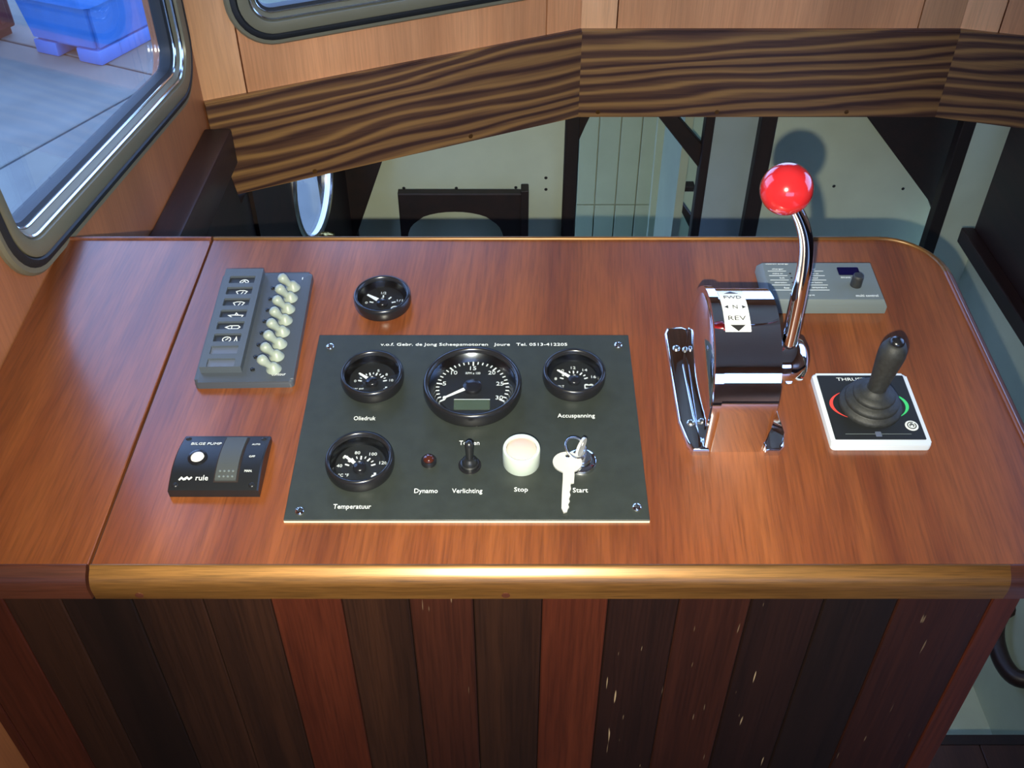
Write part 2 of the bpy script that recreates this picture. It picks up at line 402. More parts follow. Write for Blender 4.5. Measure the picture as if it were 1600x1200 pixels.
def arc(cx, cy, r, a0, a1, n=16): return [(cx + r * math.cos(R(a0 + (a1 - a0) * i / n)), cy + r * math.sin(R(a0 + (a1 - a0) * i / n))) for i in range(n + 1)]

# ================================================================== THE WHEELHOUSE (setting)
XL = -.493; XR = 1.0
A = Vector((XL, 1.489)); B = Vector((.126, 1.796)); C = Vector((.822, 1.796)); E = Vector((XR, 1.737))
ZT, ZB, ZCEIL = .866, .695, 2.1
def plane_m(P, Q, z=0.):
    """vertical plane through P and Q: x along it, y up, z towards the room"""
    d = (Q - P).normalized(); n = Vector((d.y, -d.x))
    return Matrix(((d.x, 0, n.x, P.x), (d.y, 0, n.y, P.y), (0, 1, 0, z), (0, 0, 0, 1)))
ML = Matrix(((0, 0, 1, XL), (1, 0, 0, 0), (0, 1, 0, 0), (0, 0, 0, 1)))      # left wall: x = world Y, y = world Z, z = into the room
MD = plane_m(A, B); MC = plane_m(B, C); ME = plane_m(C, E)
def window(name, M4, outline, radii, label):
    """bronze aluminium boat window: flange on the wall, rubber seal, stepped inner frame, pane set outwards; outline runs counter-clockwise"""
    root = D.objects.new(name, None); COL.objects.link(root); root.matrix_world = M4
    struct(root, label)
    lp = round_poly(outline, radii, 9)
    inw = lambda d: offset_loop(lp, -d)
    def ring(nm, prof, mat): return mesh_obj(nm, sweep(lp, [(-o, h) for o, h in prof], True), mat, root, 40)
    ring('frame', [(0, 0), (0, .004), (.003, .007), (.008, .007), (.008, 0)], 'alu')
    ring('gasket', [(.008, 0), (.008, .0065), (.011, .0095), (.016, .010), (.019, .007), (.019, 0)], 'rubber')
    ring('frame', [(.019, 0), (.019, .009), (.022, .0105), (.036, .0075), (.0375, .002), (.0375, -.01), (.034, -.01)], 'alu')
    ring('bead', [(.0375, -.002), (.0378, .003), (.0395, .0045), (.0412, .003), (.0412, -.012), (.0375, -.012)], 'alu_bright')
    ring('frame', [(.0412, -.012), (.0412, .000), (.0465, -.004), (.0465, -.020), (.0412, -.020)], 'alu')
    ring('bead', [(.0465, -.016), (.0467, -.0045), (.048, -.0035), (.0493, -.005), (.0493, -.016)], 'alu_bright')
    ring('gasket', [(.0493, -.020), (.0493, -.007), (.0535, -.010), (.0545, -.022), (.0545, -.026), (.0465, -.026), (.0465, -.020)], 'rubber')
    mesh_obj('pane', prism(inw(.0525), -.022, -.017), 'glass', root)
    return root, inw(.040)

# left wall with its big window
wl_out = [(.740, 1.69), (.803, .972), (1.474, .893), (1.484, 1.69)]
wl, hole1 = window('window_1', ML, wl_out, [.07, .085, .085, .07], 'large window in the left wall with bronze aluminium frame')
lw = D.objects.new('wall_left', None); COL.objects.link(lw); struct(lw)
mesh_obj('panel', holed([(-1.3, 0), (1.489, 0), (1.489, ZCEIL), (-1.3, ZCEIL)], [hole1], -.04, 0, ML), 'ply_red', lw)
# front walls: plywood panels between narrow joints
def front_wall(name, M4, L, seams, win=None, zb=.80, winname=None, label=None):
    root = D.objects.new(name, None); COL.objects.link(root); root.matrix_world = M4; struct(root)
    holes = []
    if win:
        w, hole = window(winname, M4, win, .075, label); holes = [hole]
    xs = [0] + seams + [L]
    for i in range(len(xs) - 1):
        a, b = xs[i] + (.0012 if i else 0), xs[i + 1] - (.0012 if i < len(xs) - 2 else 0)
        rect = [(a, zb), (b, zb), (b, ZCEIL), (a, ZCEIL)]
        hh = [h for h in holes if a < h[0][0] < b]
        mat = 'plyf' if (i == 1 or name == 'wall_front_left') and not (i == 0) else 'plyf2'
        mesh_obj('panel', holed(rect, hh, -.02, 0) if hh else prism(rect, -.02, 0, .0006, 1), mat, root)
    bk = [(0, zb), (L, zb), (L, ZCEIL), (0, ZCEIL)]
    mesh_obj('backing', holed(bk, holes, -.034, -.0205) if holes else prism(bk, -.034, -.0205), 'groove', root)
    return root
LD, LC, LE = (B - A).length, (C - B).length, (E - C).length
front_wall('wall_front_left', MD, LD, [.071, .6195], [(.060, .936), (.655, .936), (.655, 1.69), (.060, 1.69)], winname='window_2', label='front window above the ribbon-grained beam')
front_wall('wall_front_centre', MC, LC, [.066, .618], [(.072, .945), (.612, .945), (.612, 1.69), (.072, 1.69)], winname='window_3', label='middle front window above the beam')
front_wall('wall_front_right', ME, LE, [.066])
# the deep ribbon-grained beam that runs below the front windows, in three lengths
TB = .010
for nm, P, Q, lab in (('trim_1', A, B, 'ribbon-striped hardwood beam below the front window, slanting to the left corner'), ('trim_2', B, C, 'straight middle length of ribbon-striped hardwood beam'), ('trim_3', C, E, 'short right-hand length of ribbon-striped hardwood beam')):
    m4 = plane_m(P, Q); L = (Q - P).length
    # mitred ends so the lengths meet without overlap
    def end(Pm, d, n_prev): return 0
    a0 = 0 if nm != 'trim_1' else 0; a1 = L
    def mit(d1, d2):
        t = d1.angle_signed(d2); return math.tan(t / 2) * TB
    dirs = {'trim_1': (None, (C - B)), 'trim_2': ((B - A), (E - C)), 'trim_3': ((C - B), None)}[nm]
    me_d = (Q - P)
    s0 = mit(dirs[0], me_d) if dirs[0] is not None else 0; s1 = mit(me_d, dirs[1]) if dirs[1] is not None else 0
    bm = bmesh.new(); q = []
    for z in (ZB, ZT):
        q.append([bm.verts.new(p) for p in [(0, z, 0), (L, z, 0), (L - s1, z, TB), (s0, z, TB)]])
    lo, hi = q
    bm.faces.new(lo[::-1]); bm.faces.new(hi)
    for i in range(4): bm.faces.new((lo[i], lo[(i + 1) % 4], hi[(i + 1) % 4], hi[i]))
    bmesh.ops.bevel(bm, geom=[e for e in bm.edges if abs(e.verts[0].co.z - TB) < 1e-6 and abs(e.verts[1].co.z - TB) < 1e-6 and abs(e.verts[0].co.y - e.verts[1].co.y) < 1e-6], offset=.003, segments=2, affect='EDGES')
    o = mesh_obj(nm, bm, 'ribbon', None, 40); o.matrix_world = m4; struct(o, lab)
    for k, f in enumerate({'trim_1': (.16, .46), 'trim_2': (.04, .27, .52), 'trim_3': ()}[nm]):
        mesh_obj('wood_plug', lathe([(.0045, 0), (.0045, .0004), (0, .0006)], 14), 'lip', o, local=T(f, ZB + .012, TB))

# right-hand side of the wheelhouse
rw = D.objects.new('wall_right', None); COL.objects.link(rw); struct(rw)
MRT = Matrix(((0, 0, -1, XR), (1, 0, 0, 0), (0, 1, 0, 0), (0, 0, 0, 1)))
holeR = rrect(.62, 1.40, 1.05, 1.60, .08)  # unseen window, added and sized for ambient daylight
mesh_obj('panel', holed([(-1.3, .90), (1.737, .90), (1.737, ZCEIL), (-1.3, ZCEIL)], [holeR], -.04, 0, MRT), 'ply', rw)
mesh_obj('pane', prism(offset_loop(holeR, .004), -.03, -.026), 'glass', rw).matrix_world = MRT
mesh_obj('dark_panel', box(XR - .02, XR + .029, -1.3, 1.80, .405, .90, bev=.003), 'darkwood', rw)
mesh_obj('ledge', box(XR - .048, XR - .0205, .3, 1.80, .405, .440, bev=.003), 'darkwood', rw)
bw = D.objects.new('wall_back', None); COL.objects.link(bw); struct(bw)
MB_ = Matrix(((1, 0, 0, 0), (0, 0, 1, -1.3), (0, 1, 0, 0), (0, 0, 0, 1)))
mesh_obj('panel', holed([(XL - .04, 0), (XR + .04, 0), (XR + .04, ZCEIL), (XL - .04, ZCEIL)], [rrect(-.35, .88, 1.15, 1.70, .06)], -.04, 0, MB_), 'ply', bw)  # unseen aft opening, enlarged to let in more ambient daylight
struct(mesh_obj('ceiling', prism([(XL - .05, -1.35), (XR + .05, -1.35), (XR + .05, 1.75), (.84, 1.84), (.11, 1.84), (XL - .05, 1.53)], ZCEIL, ZCEIL + .05), 'ceiling'))
fl_root = D.objects.new('floor', None); COL.objects.link(fl_root); struct(fl_root)
for i in range(14):
    x0 = XL + i * .107; mesh_obj('floor_plank', box(x0 + .001, min(x0 + .106, XR + .03), -1.3, .866 if x0 > .3 else .62, -.03, 0, bev=.001, seg=1), 'floor', fl_root)

# dark stringer along the left wall behind the console
ZS = .832
st = struct(mesh_obj('trim_4', box(XL + .0005, XL + .044, .95, 1.462, ZS - .062, ZS, bev=.004), 'darkwood', None, 40), 'dark rail along the left wall behind the console')

# ================================================================== FORWARD CABIN seen below the beam
def board(name, px, Y, th, mat, parent=None, bev=.002):
    """upright board facing aft: outline given by where its corners are sighted at distance Y"""
    pts = [(atY(x, y, Y).x, atY(x, y, Y).z) for x, y in px]
    bm = prism(pts, 0, th, bev, 1)
    o = mesh_obj(name, bm, mat, parent); o.matrix_world = Matrix(((1, 0, 0, 0), (0, 0, -1, Y + th), (0, 1, 0, 0), (0, 0, 0, 1))); return o
FZ = -.53
def rect_board(name, x0, x1, z0, z1, Y, th, mat, parent=None):
    return mesh_obj(name, box(x0, x1, Y, Y + th, z0, z1, bev=.002, seg=1), mat, parent)
X = lambda x, y, Y: atY(x, y, Y).x
cabin = D.objects.new('wall_bulkhead', None); COL.objects.link(cabin); struct(cabin)
rect_board('panel', X(548, 300, 2.10), X(893, 270, 2.10), FZ, .80, 2.10, .02, 'white_paint', cabin)
rect_board('panel', X(1098, 270, 2.12), X(1190, 270, 2.12), FZ, .80, 2.13, .02, 'blue_paint', cabin)
rect_board('panel', X(1190, 270, 2.12), X(1490, 270, 2.12), FZ, .80, 2.12, .02, 'white_paint', cabin)
rect_board('panel', X(1490, 280, 2.0), 1.40, FZ, .80, 2.0, .02, 'white_paint', cabin)
for px, py in ((631, 294), (713, 294), (806, 293), (853, 278), (853, 296), (1303, 291), (1411, 295)):
    p = atY(px, py, 2.0995); mesh_obj('screw', lathe([(.004, 0), (.003, .0012), (0, .0015)], 10), 'black_print', cabin, local=T(*p) @ Matrix.Rotation(R(90), 4, 'X'))
for nm, x0, x1, Y in (('post', 881, 902, 2.07), ('post', 1092, 1106, 2.07), ('post', 1176, 1200, 2.04), ('post', 1481, 1501, 1.97)):
    rect_board(nm, X(x0, 270, Y), X(x1, 270, Y), FZ, .80, Y, .03, 'darkwoodz', cabin)
board('gusset', [(902, 178), (924, 178), (918, 190), (902, 226)], 2.08, .02, 'darkwoodz', cabin)
board('brace', [(1020, 172), (1050, 172), (1099, 228), (1099, 272)], 2.085, .02, 'darkwoodz', cabin)
board('sloping_board', [(1345, 170), (1520, 170), (1464, 345), (1453, 314)], 2.06, .03, 'darkwoodz', cabin)
# passage door of upright boards, deeper in
dr = D.objects.new('door_1', None); COL.objects.link(dr); struct(dr, 'pale green boarded door at the end of the passage')
xs = [X(q, 270, 2.5) for q in (880, 902, 932, 965, 997, 1024)]
for a, b in zip(xs, xs[1:]):
    mesh_obj('plank', box(a + .0015, b - .0015, 2.50, 2.515, atY(960, 321, 2.5).z + .003, .85, bev=.001, seg=1), 'green_paint', dr)
    mesh_obj('plank', box(a + .0015, b - .0015, 2.50, 2.515, FZ, atY(960, 321, 2.5).z, bev=.001, seg=1), 'green_paint', dr)
mesh_obj('backing', box(xs[0], xs[-1], 2.512, 2.53, FZ, .85), 'green_paint', dr)
ps = D.objects.new('wall_passage', None); COL.objects.link(ps); struct(ps)
mesh_obj('side', box(xs[-1], xs[-1] + .02, 2.15, 2.50, FZ, .85), 'green_paint', ps)
board('panel', [(1030, 160), (1110, 160), (1085, 380), (1010, 380)], 2.42, .01, 'green_paint', ps)
board('shelf_front', [(1053, 292), (1086, 292), (1084, 300), (1053, 300)], 2.35, .03, 'darkwoodz', ps)
board('brace', [(1052, 305), (1058, 305), (1086, 345), (1080, 362)], 2.30, .02, 'darkwoodz', ps)
# cabin shell
hull = D.objects.new('wall_cabin', None); COL.objects.link(hull); struct(hull)
XC = -.46
H0, H1 = Vector((-.455, 1.50)), Vector((-.375, 2.14))
MH = plane_m(H0, H1)
def at_hull(x, y):
    r = ray(x, y); d = (H1 - H0).normalized(); n = Vector((d.y, -d.x)); t = H0.dot(n) / Vector((r.x, r.y)).dot(n)
    P = CAM + r * t; return (Vector((P.x, P.y)) - H0).dot(d), P.z
PS, PZ = at_hull(489, 279)
phole = [(PS + .120 * math.cos(R(a)), PZ + .120 * math.sin(R(a))) for a in range(0, 360, 10)]
mesh_obj('side_panel', holed([(.02, FZ), (.66, FZ), (.66, .80), (.02, .80)], [phole], -.008, 0), 'darkwoodz', hull).matrix_world = MH
mesh_obj('aft_side', prism([(.95, FZ), (1.56, FZ), (1.56, .80), (1.52, .80), (1.52, .69), (1.47, .69), (1.44, .765), (.95, .765)], 0, .033), 'darkwoodz', hull).matrix_world = ML
mesh_obj('lower_side', box(XL - .03, XL, .6, 1.50, FZ, 0), 'darkwoodz', hull)
mesh_obj('bow_panel', box(XC - .03, 1.4, 2.55, 2.58, FZ, .85), 'white_paint', hull)
board('sloping_panel', [(545, 215), (604, 205), (598, 250), (556, 372), (520, 372)], 2.05, .02, 'darkwoodz', hull)
mesh_obj('dark_panel', box(XC, X(552, 300, 2.09), 2.08, 2.098, FZ, .80), 'darkwoodz', hull)
mesh_obj('white_side', box(1.10, 1.12, .3, 2.0, FZ, .80), 'white_paint', hull)
struct(mesh_obj('deck', box(XC - .05, 1.4, 1.86, 2.60, .86, .90), 'white_paint'))  # unseen cabin roof, added to block light from the sky
struct(mesh_obj('floor_cabin', box(XL - .03, 1.4, .60, 2.56, FZ - .03, FZ), 'white_paint'))
mesh_obj('riser', box(XL, 1.099, .867, .885, FZ, -.001), 'darkwoodz', hull)
# porthole
ph = thing('porthole', 'round metal-rimmed porthole in the dark cabin side below the beam', 'porthole', MH @ T(PS, PZ, 0))
mesh_obj('rim', lathe([(.1195, -.010), (.1185, .002), (.122, .006), (.130, .006), (.134, .002), (.134, 0), (.121, 0)], 40), 'steel', ph, 40)
mesh_obj('pane', lathe([(0, -.008), (.1185, -.008), (.1185, -.005), (0, -.005)], 40), 'glass', ph)
mesh_obj('clamp_bolt', lathe([(0, .026), (.007, .026), (.009, .022), (.009, .004), (0, .004)], 14), 'brass', ph, 40, local=T(0, -.138, .002))
# furniture with an arched opening in front of the bulkhead
def arch_board():
    Y = 2.03
    P = lambda x, y: (atY(x, y, Y).x, atY(x, y, Y).z)
    x0, zt = P(621, 303); x1, _ = P(822, 303); zb = FZ
    c, _ = P(711, 350); e0, _ = P(636, 355); e1, _ = P(788, 355); _, za = P(711, 331); _, zs = P(711, 372)
    rx = (e1 - e0) / 2
    archp = [(c + rx * math.cos(R(a)), zs + (za - zs) * abs(math.sin(R(a))) ** .8) for a in range(0, 181, 10)]
    poly = [(x0, zb), (x0, zt), (x1, zt), (x1, zb), (c + rx, zb)] + archp + [(c - rx, zb)]
    bm = prism(poly, 0, .022, .003, 1)
    return bm, Y
bm, Y = arch_board()
af = thing('berth_front', 'dark wooden berth front with an arched opening in the cabin', 'cabinet', Matrix(((1, 0, 0, 0), (0, 0, -1, 2.052), (0, 1, 0, 0), (0, 0, 0, 1))))
mesh_obj('front_board', bm, 'darkwoodz', af)
xx1 = atY(822, 303, 2.03).x; zz1 = atY(822, 303, 2.03).z
mesh_obj('corner_post', box(xx1 - .012, xx1 + .006, FZ, zz1 + .012, -.005, .03, bev=.002), 'darkwoodz', af)
# dark grab handle low on the white side, right of the console
gp = atX(1592, 1005, 1.10)
gh = thing('grab_handle', 'dark wooden grab handle on the white side beside the console', 'handle', T(1.10, gp.y, gp.z))
mesh_obj('grip', tube(spline([(-.002, .07, .035), (-.030, .055, .020), (-.042, .02, -.005), (-.042, -.03, -.02), (-.030, -.07, -.02), (-.002, -.085, -.012)], 5), .019, 10), 'darkwood', gh, 50)
for yy, zz in ((.07, .035), (-.085, -.012)):
    mesh_obj('base', lathe([(.018, 0), (.018, .006), (.012, .010), (0, .010)], 14, Matrix.Rotation(R(-90), 4, 'Y')), 'darkwood', gh, 40, local=T(0, yy, zz))

# ================================================================== OUTSIDE
GZ = -1.41
gr = D.objects.new('ground', None); COL.objects.link(gr); struct(gr)
g0 = atZ(0, 262, GZ); g1 = atZ(188, 158, GZ); ang = math.atan2(g1.y - g0.y, g1.x - g0.x)
mesh_obj('joint_bed', box(-30, 30, -30, 30, GZ - .12, GZ - .012), 'joint', gr)
SL = 2.6
slab = None
for i in range(-5, 9):
    for j in range(-4, 8):
        mt = T(g0.x, g0.y, GZ) @ Matrix.Rotation(ang, 4, 'Z') @ T(i * SL + SL * .5 + 1.5, j * SL + SL / 2, random.uniform(-.004, .002))
        if slab is None:
            slab = mesh_obj('paving_slab', box(-SL / 2 + .012, SL / 2 - .012, -SL / 2 + .012, SL / 2 - .012, -.10, 0, bev=.006, seg=1), 'concrete', gr); slab.matrix_local = mt
        else:
            c = slab.copy(); COL.objects.link(c); c.parent = gr; c.matrix_local = mt
# blue plastic tub on the quay
n_ = atZ(160, 104, GZ); r_ = atZ(250, 56, GZ); l_ = atZ(58, 82, GZ)
vx = (r_ - n_); vy = (l_ - n_); LX = vx.length; LY = min(1.0, vy.length)
a1 = math.atan2(vx.y, vx.x)
tb = thing('plastic_tub', 'big blue plastic tub standing on the concrete outside the left window', 'tub', T(n_.x, n_.y, GZ) @ Matrix.Rotation(a1, 4, 'Z'))
def frus(x0, x1, y0, y1, z0, z1, fl, bev=0.):
    bm = box(x0, x1, y0, y1, z0, z1)
    cx, cy = (x0 + x1) / 2, (y0 + y1) / 2
    for v in bm.verts:
        if v.co.z > (z0 + z1) / 2: v.co.x += fl * (1 if v.co.x > cx else -1); v.co.y += fl * (1 if v.co.y > cy else -1)
    if bev: bmesh.ops.bevel(bm, geom=list(bm.edges), offset=bev, segments=2, affect='EDGES')
    return bm
HT = .50
mesh_obj('body', frus(0, LX, 0, LY, .10, HT, .05, .03), 'tub', tb, 40)
rim = holed(rrect(-.085, LX + .085, -.085, LY + .085, .08), [rrect(-.02, LX + .02, -.02, LY + .02, .08)], HT - .05, HT + .03)
mesh_obj('rim', rim, 'tub', tb)
mesh_obj('contents', prism(rrect(-.02, LX + .02, -.02, LY + .02, .08), HT - .01, HT + .005), 'tub_in', tb)
for k in range(3):
    for y0, y1 in ((0, .22), (LY - .22, LY)):
        x = k * (LX - .24) / 2; mesh_obj('foot', box(x, x + .24, y0, y1, 0, .11, bev=.015), 'tub', tb, 40)
# dark red steel container at the edge of view and its kerb
k0 = atZ(30, 52, GZ) - Matrix.Rotation(a1, 3, 'Z') @ Vector((.75, 0, 0))
rc = thing('steel_container', 'dark red steel container on the concrete behind the blue tub', 'container', T(k0.x, k0.y, GZ) @ Matrix.Rotation(a1, 4, 'Z'))
mesh_obj('body', box(-.7, .75, 0, 1.2, .06, 1.3, bev=.02), 'rust', rc)
for k in range(7): mesh_obj('rib', box(-.66 + k * .21, -.58 + k * .21, -.03, 0, .12, 1.24, bev=.008), 'rust', rc)
mesh_obj('skid', box(-.68, .73, .05, 1.15, 0, .06), 'rust', rc)

# ================================================================== HELM CONSOLE
con = thing('helm_console', 'varnished mahogany helm console with rounded edge and planked front', 'console', FRAME)
VF, VB, UR = .4425, .862, .458
def seam(v, off=0.): return -.3406 + (v - .4377) / .4278 * .0112 + off
rc_ = .055
cornr = [(UR - rc_ + rc_ * math.cos(R(a)), VB - rc_ + rc_ * math.sin(R(a))) for a in range(0, 91, 9)]
cornf = [(UR - .03 + .03 * math.cos(R(a)), VF + .03 + .03 * math.sin(R(a))) for a in range(-90, 1, 15)]
main = [(seam(VF, .0016), VF)] + cornf + cornr + [(seam(VB, .0016), VB)]
mesh_obj('worktop', prism(main, -.026, 0), 'top', con)
left = [(XL + .001, VF), (seam(VF, -.0016), VF), (seam(VB, -.0016), VB), (XL + .001, VB)]
mesh_obj('side_board', prism(left, -.026, 0, .0008, 1), 'top', con)
mesh_obj('groove', prism([(seam(VF, -.0016), VF), (seam(VF, .0016), VF), (seam(VB, .0016), VB), (seam(VB, -.0016), VB)], -.02, -.005), 'groove', con)
rr = .0155
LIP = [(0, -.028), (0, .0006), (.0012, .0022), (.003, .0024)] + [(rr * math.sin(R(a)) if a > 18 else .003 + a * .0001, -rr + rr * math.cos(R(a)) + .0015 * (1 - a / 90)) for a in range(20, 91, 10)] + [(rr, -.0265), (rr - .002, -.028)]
# path runs so that its right-hand side is outwards (counter-clockwise round the board)
uS = .400  # from here to the corner the front lip is coloured darker
mesh_obj('front_moulding', sweep([(seam(VF, .0014), VF), (uS, VF)], LIP), 'lip', con, 50)
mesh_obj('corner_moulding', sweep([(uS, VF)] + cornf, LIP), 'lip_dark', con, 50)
mesh_obj('side_moulding', sweep([cornf[-1]] + cornr[:1], LIP), 'lip_y', con, 50)
mesh_obj('corner_moulding', sweep(cornr, LIP), 'lip', con, 50)
mesh_obj('back_moulding', sweep([cornr[-1], (seam(VB, .0014), VB)], LIP), 'lip', con, 50)
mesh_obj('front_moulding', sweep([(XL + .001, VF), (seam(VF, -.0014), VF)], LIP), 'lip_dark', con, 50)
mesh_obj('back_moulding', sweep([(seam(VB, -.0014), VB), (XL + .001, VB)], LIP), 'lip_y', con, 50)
for uu in (-.302, -.005):
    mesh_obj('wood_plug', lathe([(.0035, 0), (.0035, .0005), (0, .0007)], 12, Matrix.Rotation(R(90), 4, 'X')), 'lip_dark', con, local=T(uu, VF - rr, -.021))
# planked front and the carcass behind it; upright in the world
CI = FRAME.inverted()
YF = .505
plank_px = [-200, -95, 10, 100, 210, 320, 425, 535, 640, 740, 847, 950, 1060, 1172, 1285, 1400, 1545, 1590]
kinds = [0, 0, 1, 2, 1, 1, 0, 1, 4, 1, 0, 3, 4, 3, 2, 4, 0]
pxs = [max(XL + .001, atY(q, 948, YF).x) for q in plank_px]
seen = None
for i in range(len(pxs) - 1):
    a, b = pxs[i], pxs[i + 1]
    if b - a < .01: continue
    o = mesh_obj('plank', box(a + .0004, b - .0004, YF, YF + .018, .005, .895, bev=.0012, seg=1), PL[kinds[i + 0]], con)
    o.matrix_local = CI
xe = pxs[-1]
bmc = bmesh.new()
add_box(bmc, XL + .001, xe - .002, YF + .018, YF + .03, .005, .89)
o = mesh_obj('carcass', bmc, 'darkwoodz', con); o.matrix_local = CI
o = mesh_obj('side_panel', box(xe - .02, xe, YF + .018, .90, .005, .885), PL[2], con); o.matrix_local = CI
o = mesh_obj('back_panel', box(XL + .001, xe - .02, .886, .90, -.53, .885), 'darkwoodz', con); o.matrix_local = CI

# ================================================================== INSTRUMENT PANEL
PW = .004
ip = thing('instrument_panel', 'black engraved instrument plate screwed to the middle of the console', 'panel', on_console(-.0377, .595))
hw, hd = .1525, .1115
mesh_obj('plate', box(-hw, hw, -hd, hd, .0022, PW, bev=.0003, seg=1), 'panel', ip)
mesh_obj('plate_core', box(-hw, hw, -hd, hd, 0, .0022), 'core', ip)
def pscrew(parent, u, v, w, r=.0042, mat='chrome', sl=20, name='screw'):
    s = mesh_obj(name, lathe([(r, 0), (r, r * .18), (r * .7, r * .45), (r * .3, r * .56), (0, r * .58)], 18), mat, parent, 50, local=T(u, v, w))
    bm = bmesh.new()
    for a in (sl, sl + 90):
        b2 = box(-r * .55, r * .55, -r * .1, r * .1, r * .45, r * .62); bmesh.ops.rotate(b2, verts=b2.verts, cent=(0, 0, 0), matrix=Matrix.Rotation(R(a), 3, 'Z'))
        me = D.meshes.new('t'); b2.to_mesh(me); b2.free(); bm.from_mesh(me); D.meshes.remove(me)
    mesh_obj('slot', bm, 'black_print', s)
    return s
PU, PV = -.0377, .595
for i, (u, v) in enumerate([(-.1775, .690), (.1038, .692), (-.178, .4925), (.105, .4965)]): pscrew(ip, u - PU, v - PV, PW, sl=15 + 25 * i)
def ptext(s, w, u, v, hgt): text(ip, s, w, 'white', u - PU, v - PV, PW, hgt)
ptext('v.o.f. Gebr. de Jong Scheepsmotoren   Joure   Tel. 0513-412205', .1825, -.0372, .6925, .0050)
for s, w, u, v in (('Oliedruk', .0198, -.1342, .5965), ('Temperatuur', .0318, -.1345, .4965), ('Dynamo', .0200, -.0733, .5130), ('Verlichting', .0258, -.0382, .5130),
                   ('Stop', .0117, .0077, .5145), ('Start', .0128, .0583, .5145), ('Accuspanning', .0340, .0586, .5990), ('Toeren', .0180, -.0380, .5672)):
    ptext(s, w, u, v, .0062 if any(c in s for c in 'pgy') and s not in ('Stop',) else (.0060 if s == 'Stop' else .0048))

def needle_bm(L, w, tail=0., z=.0, d=1.):
    return prism([(-w, tail), (w, tail), (w * .35, L), (-w * .35, L)], z, z + .0007)
def gauge(name, label, u, v, w0, Rr, spec, group):
    g = thing(name, label, 'gauge', on_console(u, v, w0), group)
    gi = .835 * Rr if Rr < .04 else .875 * Rr; hb = .0130 if Rr < .04 else .0150
    bw_ = (Rr - gi) / 2; bc = gi + bw_
    prof = [(gi, .001), (Rr * .97, 0), (Rr * .985, .0015), (Rr, .004)] + [(bc + bw_ * math.cos(R(a)), hb - .0055 + .0055 * math.sin(R(a))) for a in range(0, 181, 15)] + [(gi, hb - .007), (gi, .001)]
    mesh_obj('bezel', lathe(prof, 56), 'bezel', g, 50)
    zd = hb - .0105; rw0 = .0030 if Rr < .04 else .0058
    mesh_obj('inner_ring', lathe([(gi - .0003, hb - .0040), (gi - rw0, zd + .0006), (gi - rw0 - .0002, zd), (gi - .0003, zd)], 56), 'ringin', g, 40)
    mesh_obj('dial', lathe([(0, zd), (gi - .0004, zd), (gi - .0004, zd - .001), (0, zd - .001)], 48), 'dial', g)
    z = zd + .0001
    bm = bmesh.new(); c0 = spec['cy'] * Rr
    P = lambda a, r: (math.sin(R(a)) * r, c0 + math.cos(R(a)) * r)
    for a, L, wd in spec['ticks']: stroke(bm, [P(a, spec['rs'] * Rr - L * Rr), P(a, spec['rs'] * Rr)], wd * Rr, z)
    mesh_obj('scale_marks', bm, 'white', g)
    for s, a, r, wd, hh in spec['nums']:
        x, y = P(a, r * Rr * (.92 if Rr < .04 else 1)); text(g, s, wd * Rr, 'white', x, y, z, hh * Rr, name='numeral')
    for s, x, y, wd, hh in spec.get('words', ()): text(g, s, wd * Rr, 'white', x * Rr, y * Rr, z, hh * Rr)
    for fn in spec.get('icons', ()):
        b = bmesh.new(); fn(b, Rr, z); mesh_obj('pictogram', b, 'white', g)
    if spec.get('lcd'):
        x0, x1, y0, y1 = [q * Rr for q in spec['lcd']]
        lc = mesh_obj('display', prism(rrect(x0, x1, y0, y1, .001), z, z + .0005), 'lcd', g)
        b = bmesh.new(); stroke(b, [(x0, y1), (x1, y1)], .0005, z + .0005); mesh_obj('display_edge', b, 'white', lc)
    na, n0, n1, nw = spec['needle']
    nd = mesh_obj('needle', prism([(-nw * Rr, n0 * Rr), (nw * Rr, n0 * Rr), (nw * Rr * .45, n1 * Rr), (-nw * Rr * .45, n1 * Rr)], 0, .0006), 'needle', g, local=T(0, c0, zd + .003) @ Matrix.Rotation(-R(na), 4, 'Z'))
    hr = spec['hub'] * Rr
    mesh_obj('hub_cap', lathe([(hr, zd), (hr, zd + .0035), (hr * .85, zd + .0045), (0, zd + .005)], 28), 'bezel', g, 50, local=T(0, c0, 0))
    mesh_obj('glass', lathe([(0, hb - .0030), (gi, hb - .0034), (gi, hb - .0039), (0, hb - .0035)], 48), 'gglass', g, 60)
    return g
def drop_icon(x, y, s):
    def f(b, Rr, z):
        stroke(b, [((x + q * s) * Rr, (y + r * s) * Rr) for q, r in ((-.5, -.2), (-.1, -.2), (-.1, .3), (.1, .3), (.1, -.2), (.6, .1))], .03 * Rr, z)
        stroke(b, [((x + q * s) * Rr, (y + r * s) * Rr) for q, r in ((-.6, -.5), (-.2, -.4), (.2, -.5), (.6, -.4))], .03 * Rr, z)
    return f
def batt_icon(x, y, s):
    def f(b, Rr, z):
        stroke(b, [((x + q * s) * Rr, (y + r * s) * Rr) for q, r in ((-.7, -.4), (.7, -.4), (.7, .35), (-.7, .35))], .035 * Rr, z, closed=True)
        for q in (-.4, .4): stroke(b, [((x + q * s) * Rr, (y + .35 * s) * Rr), ((x + q * s) * Rr, (y + .6 * s) * Rr)], .09 * Rr, z)
    return f
def can_icon(x, y, s):
    def f(b, Rr, z):
        stroke(b, [((x + q * s) * Rr, (y + r * s) * Rr) for q, r in ((-.6, -.3), (.4, -.3), (.7, .2), (-.3, .3))], .035 * Rr, z, closed=True)
        stroke(b, [((x + q * s) * Rr, (y + r * s) * Rr) for q, r in ((-.2, .3), (0, .6), (.4, .6))], .03 * Rr, z)
    return f
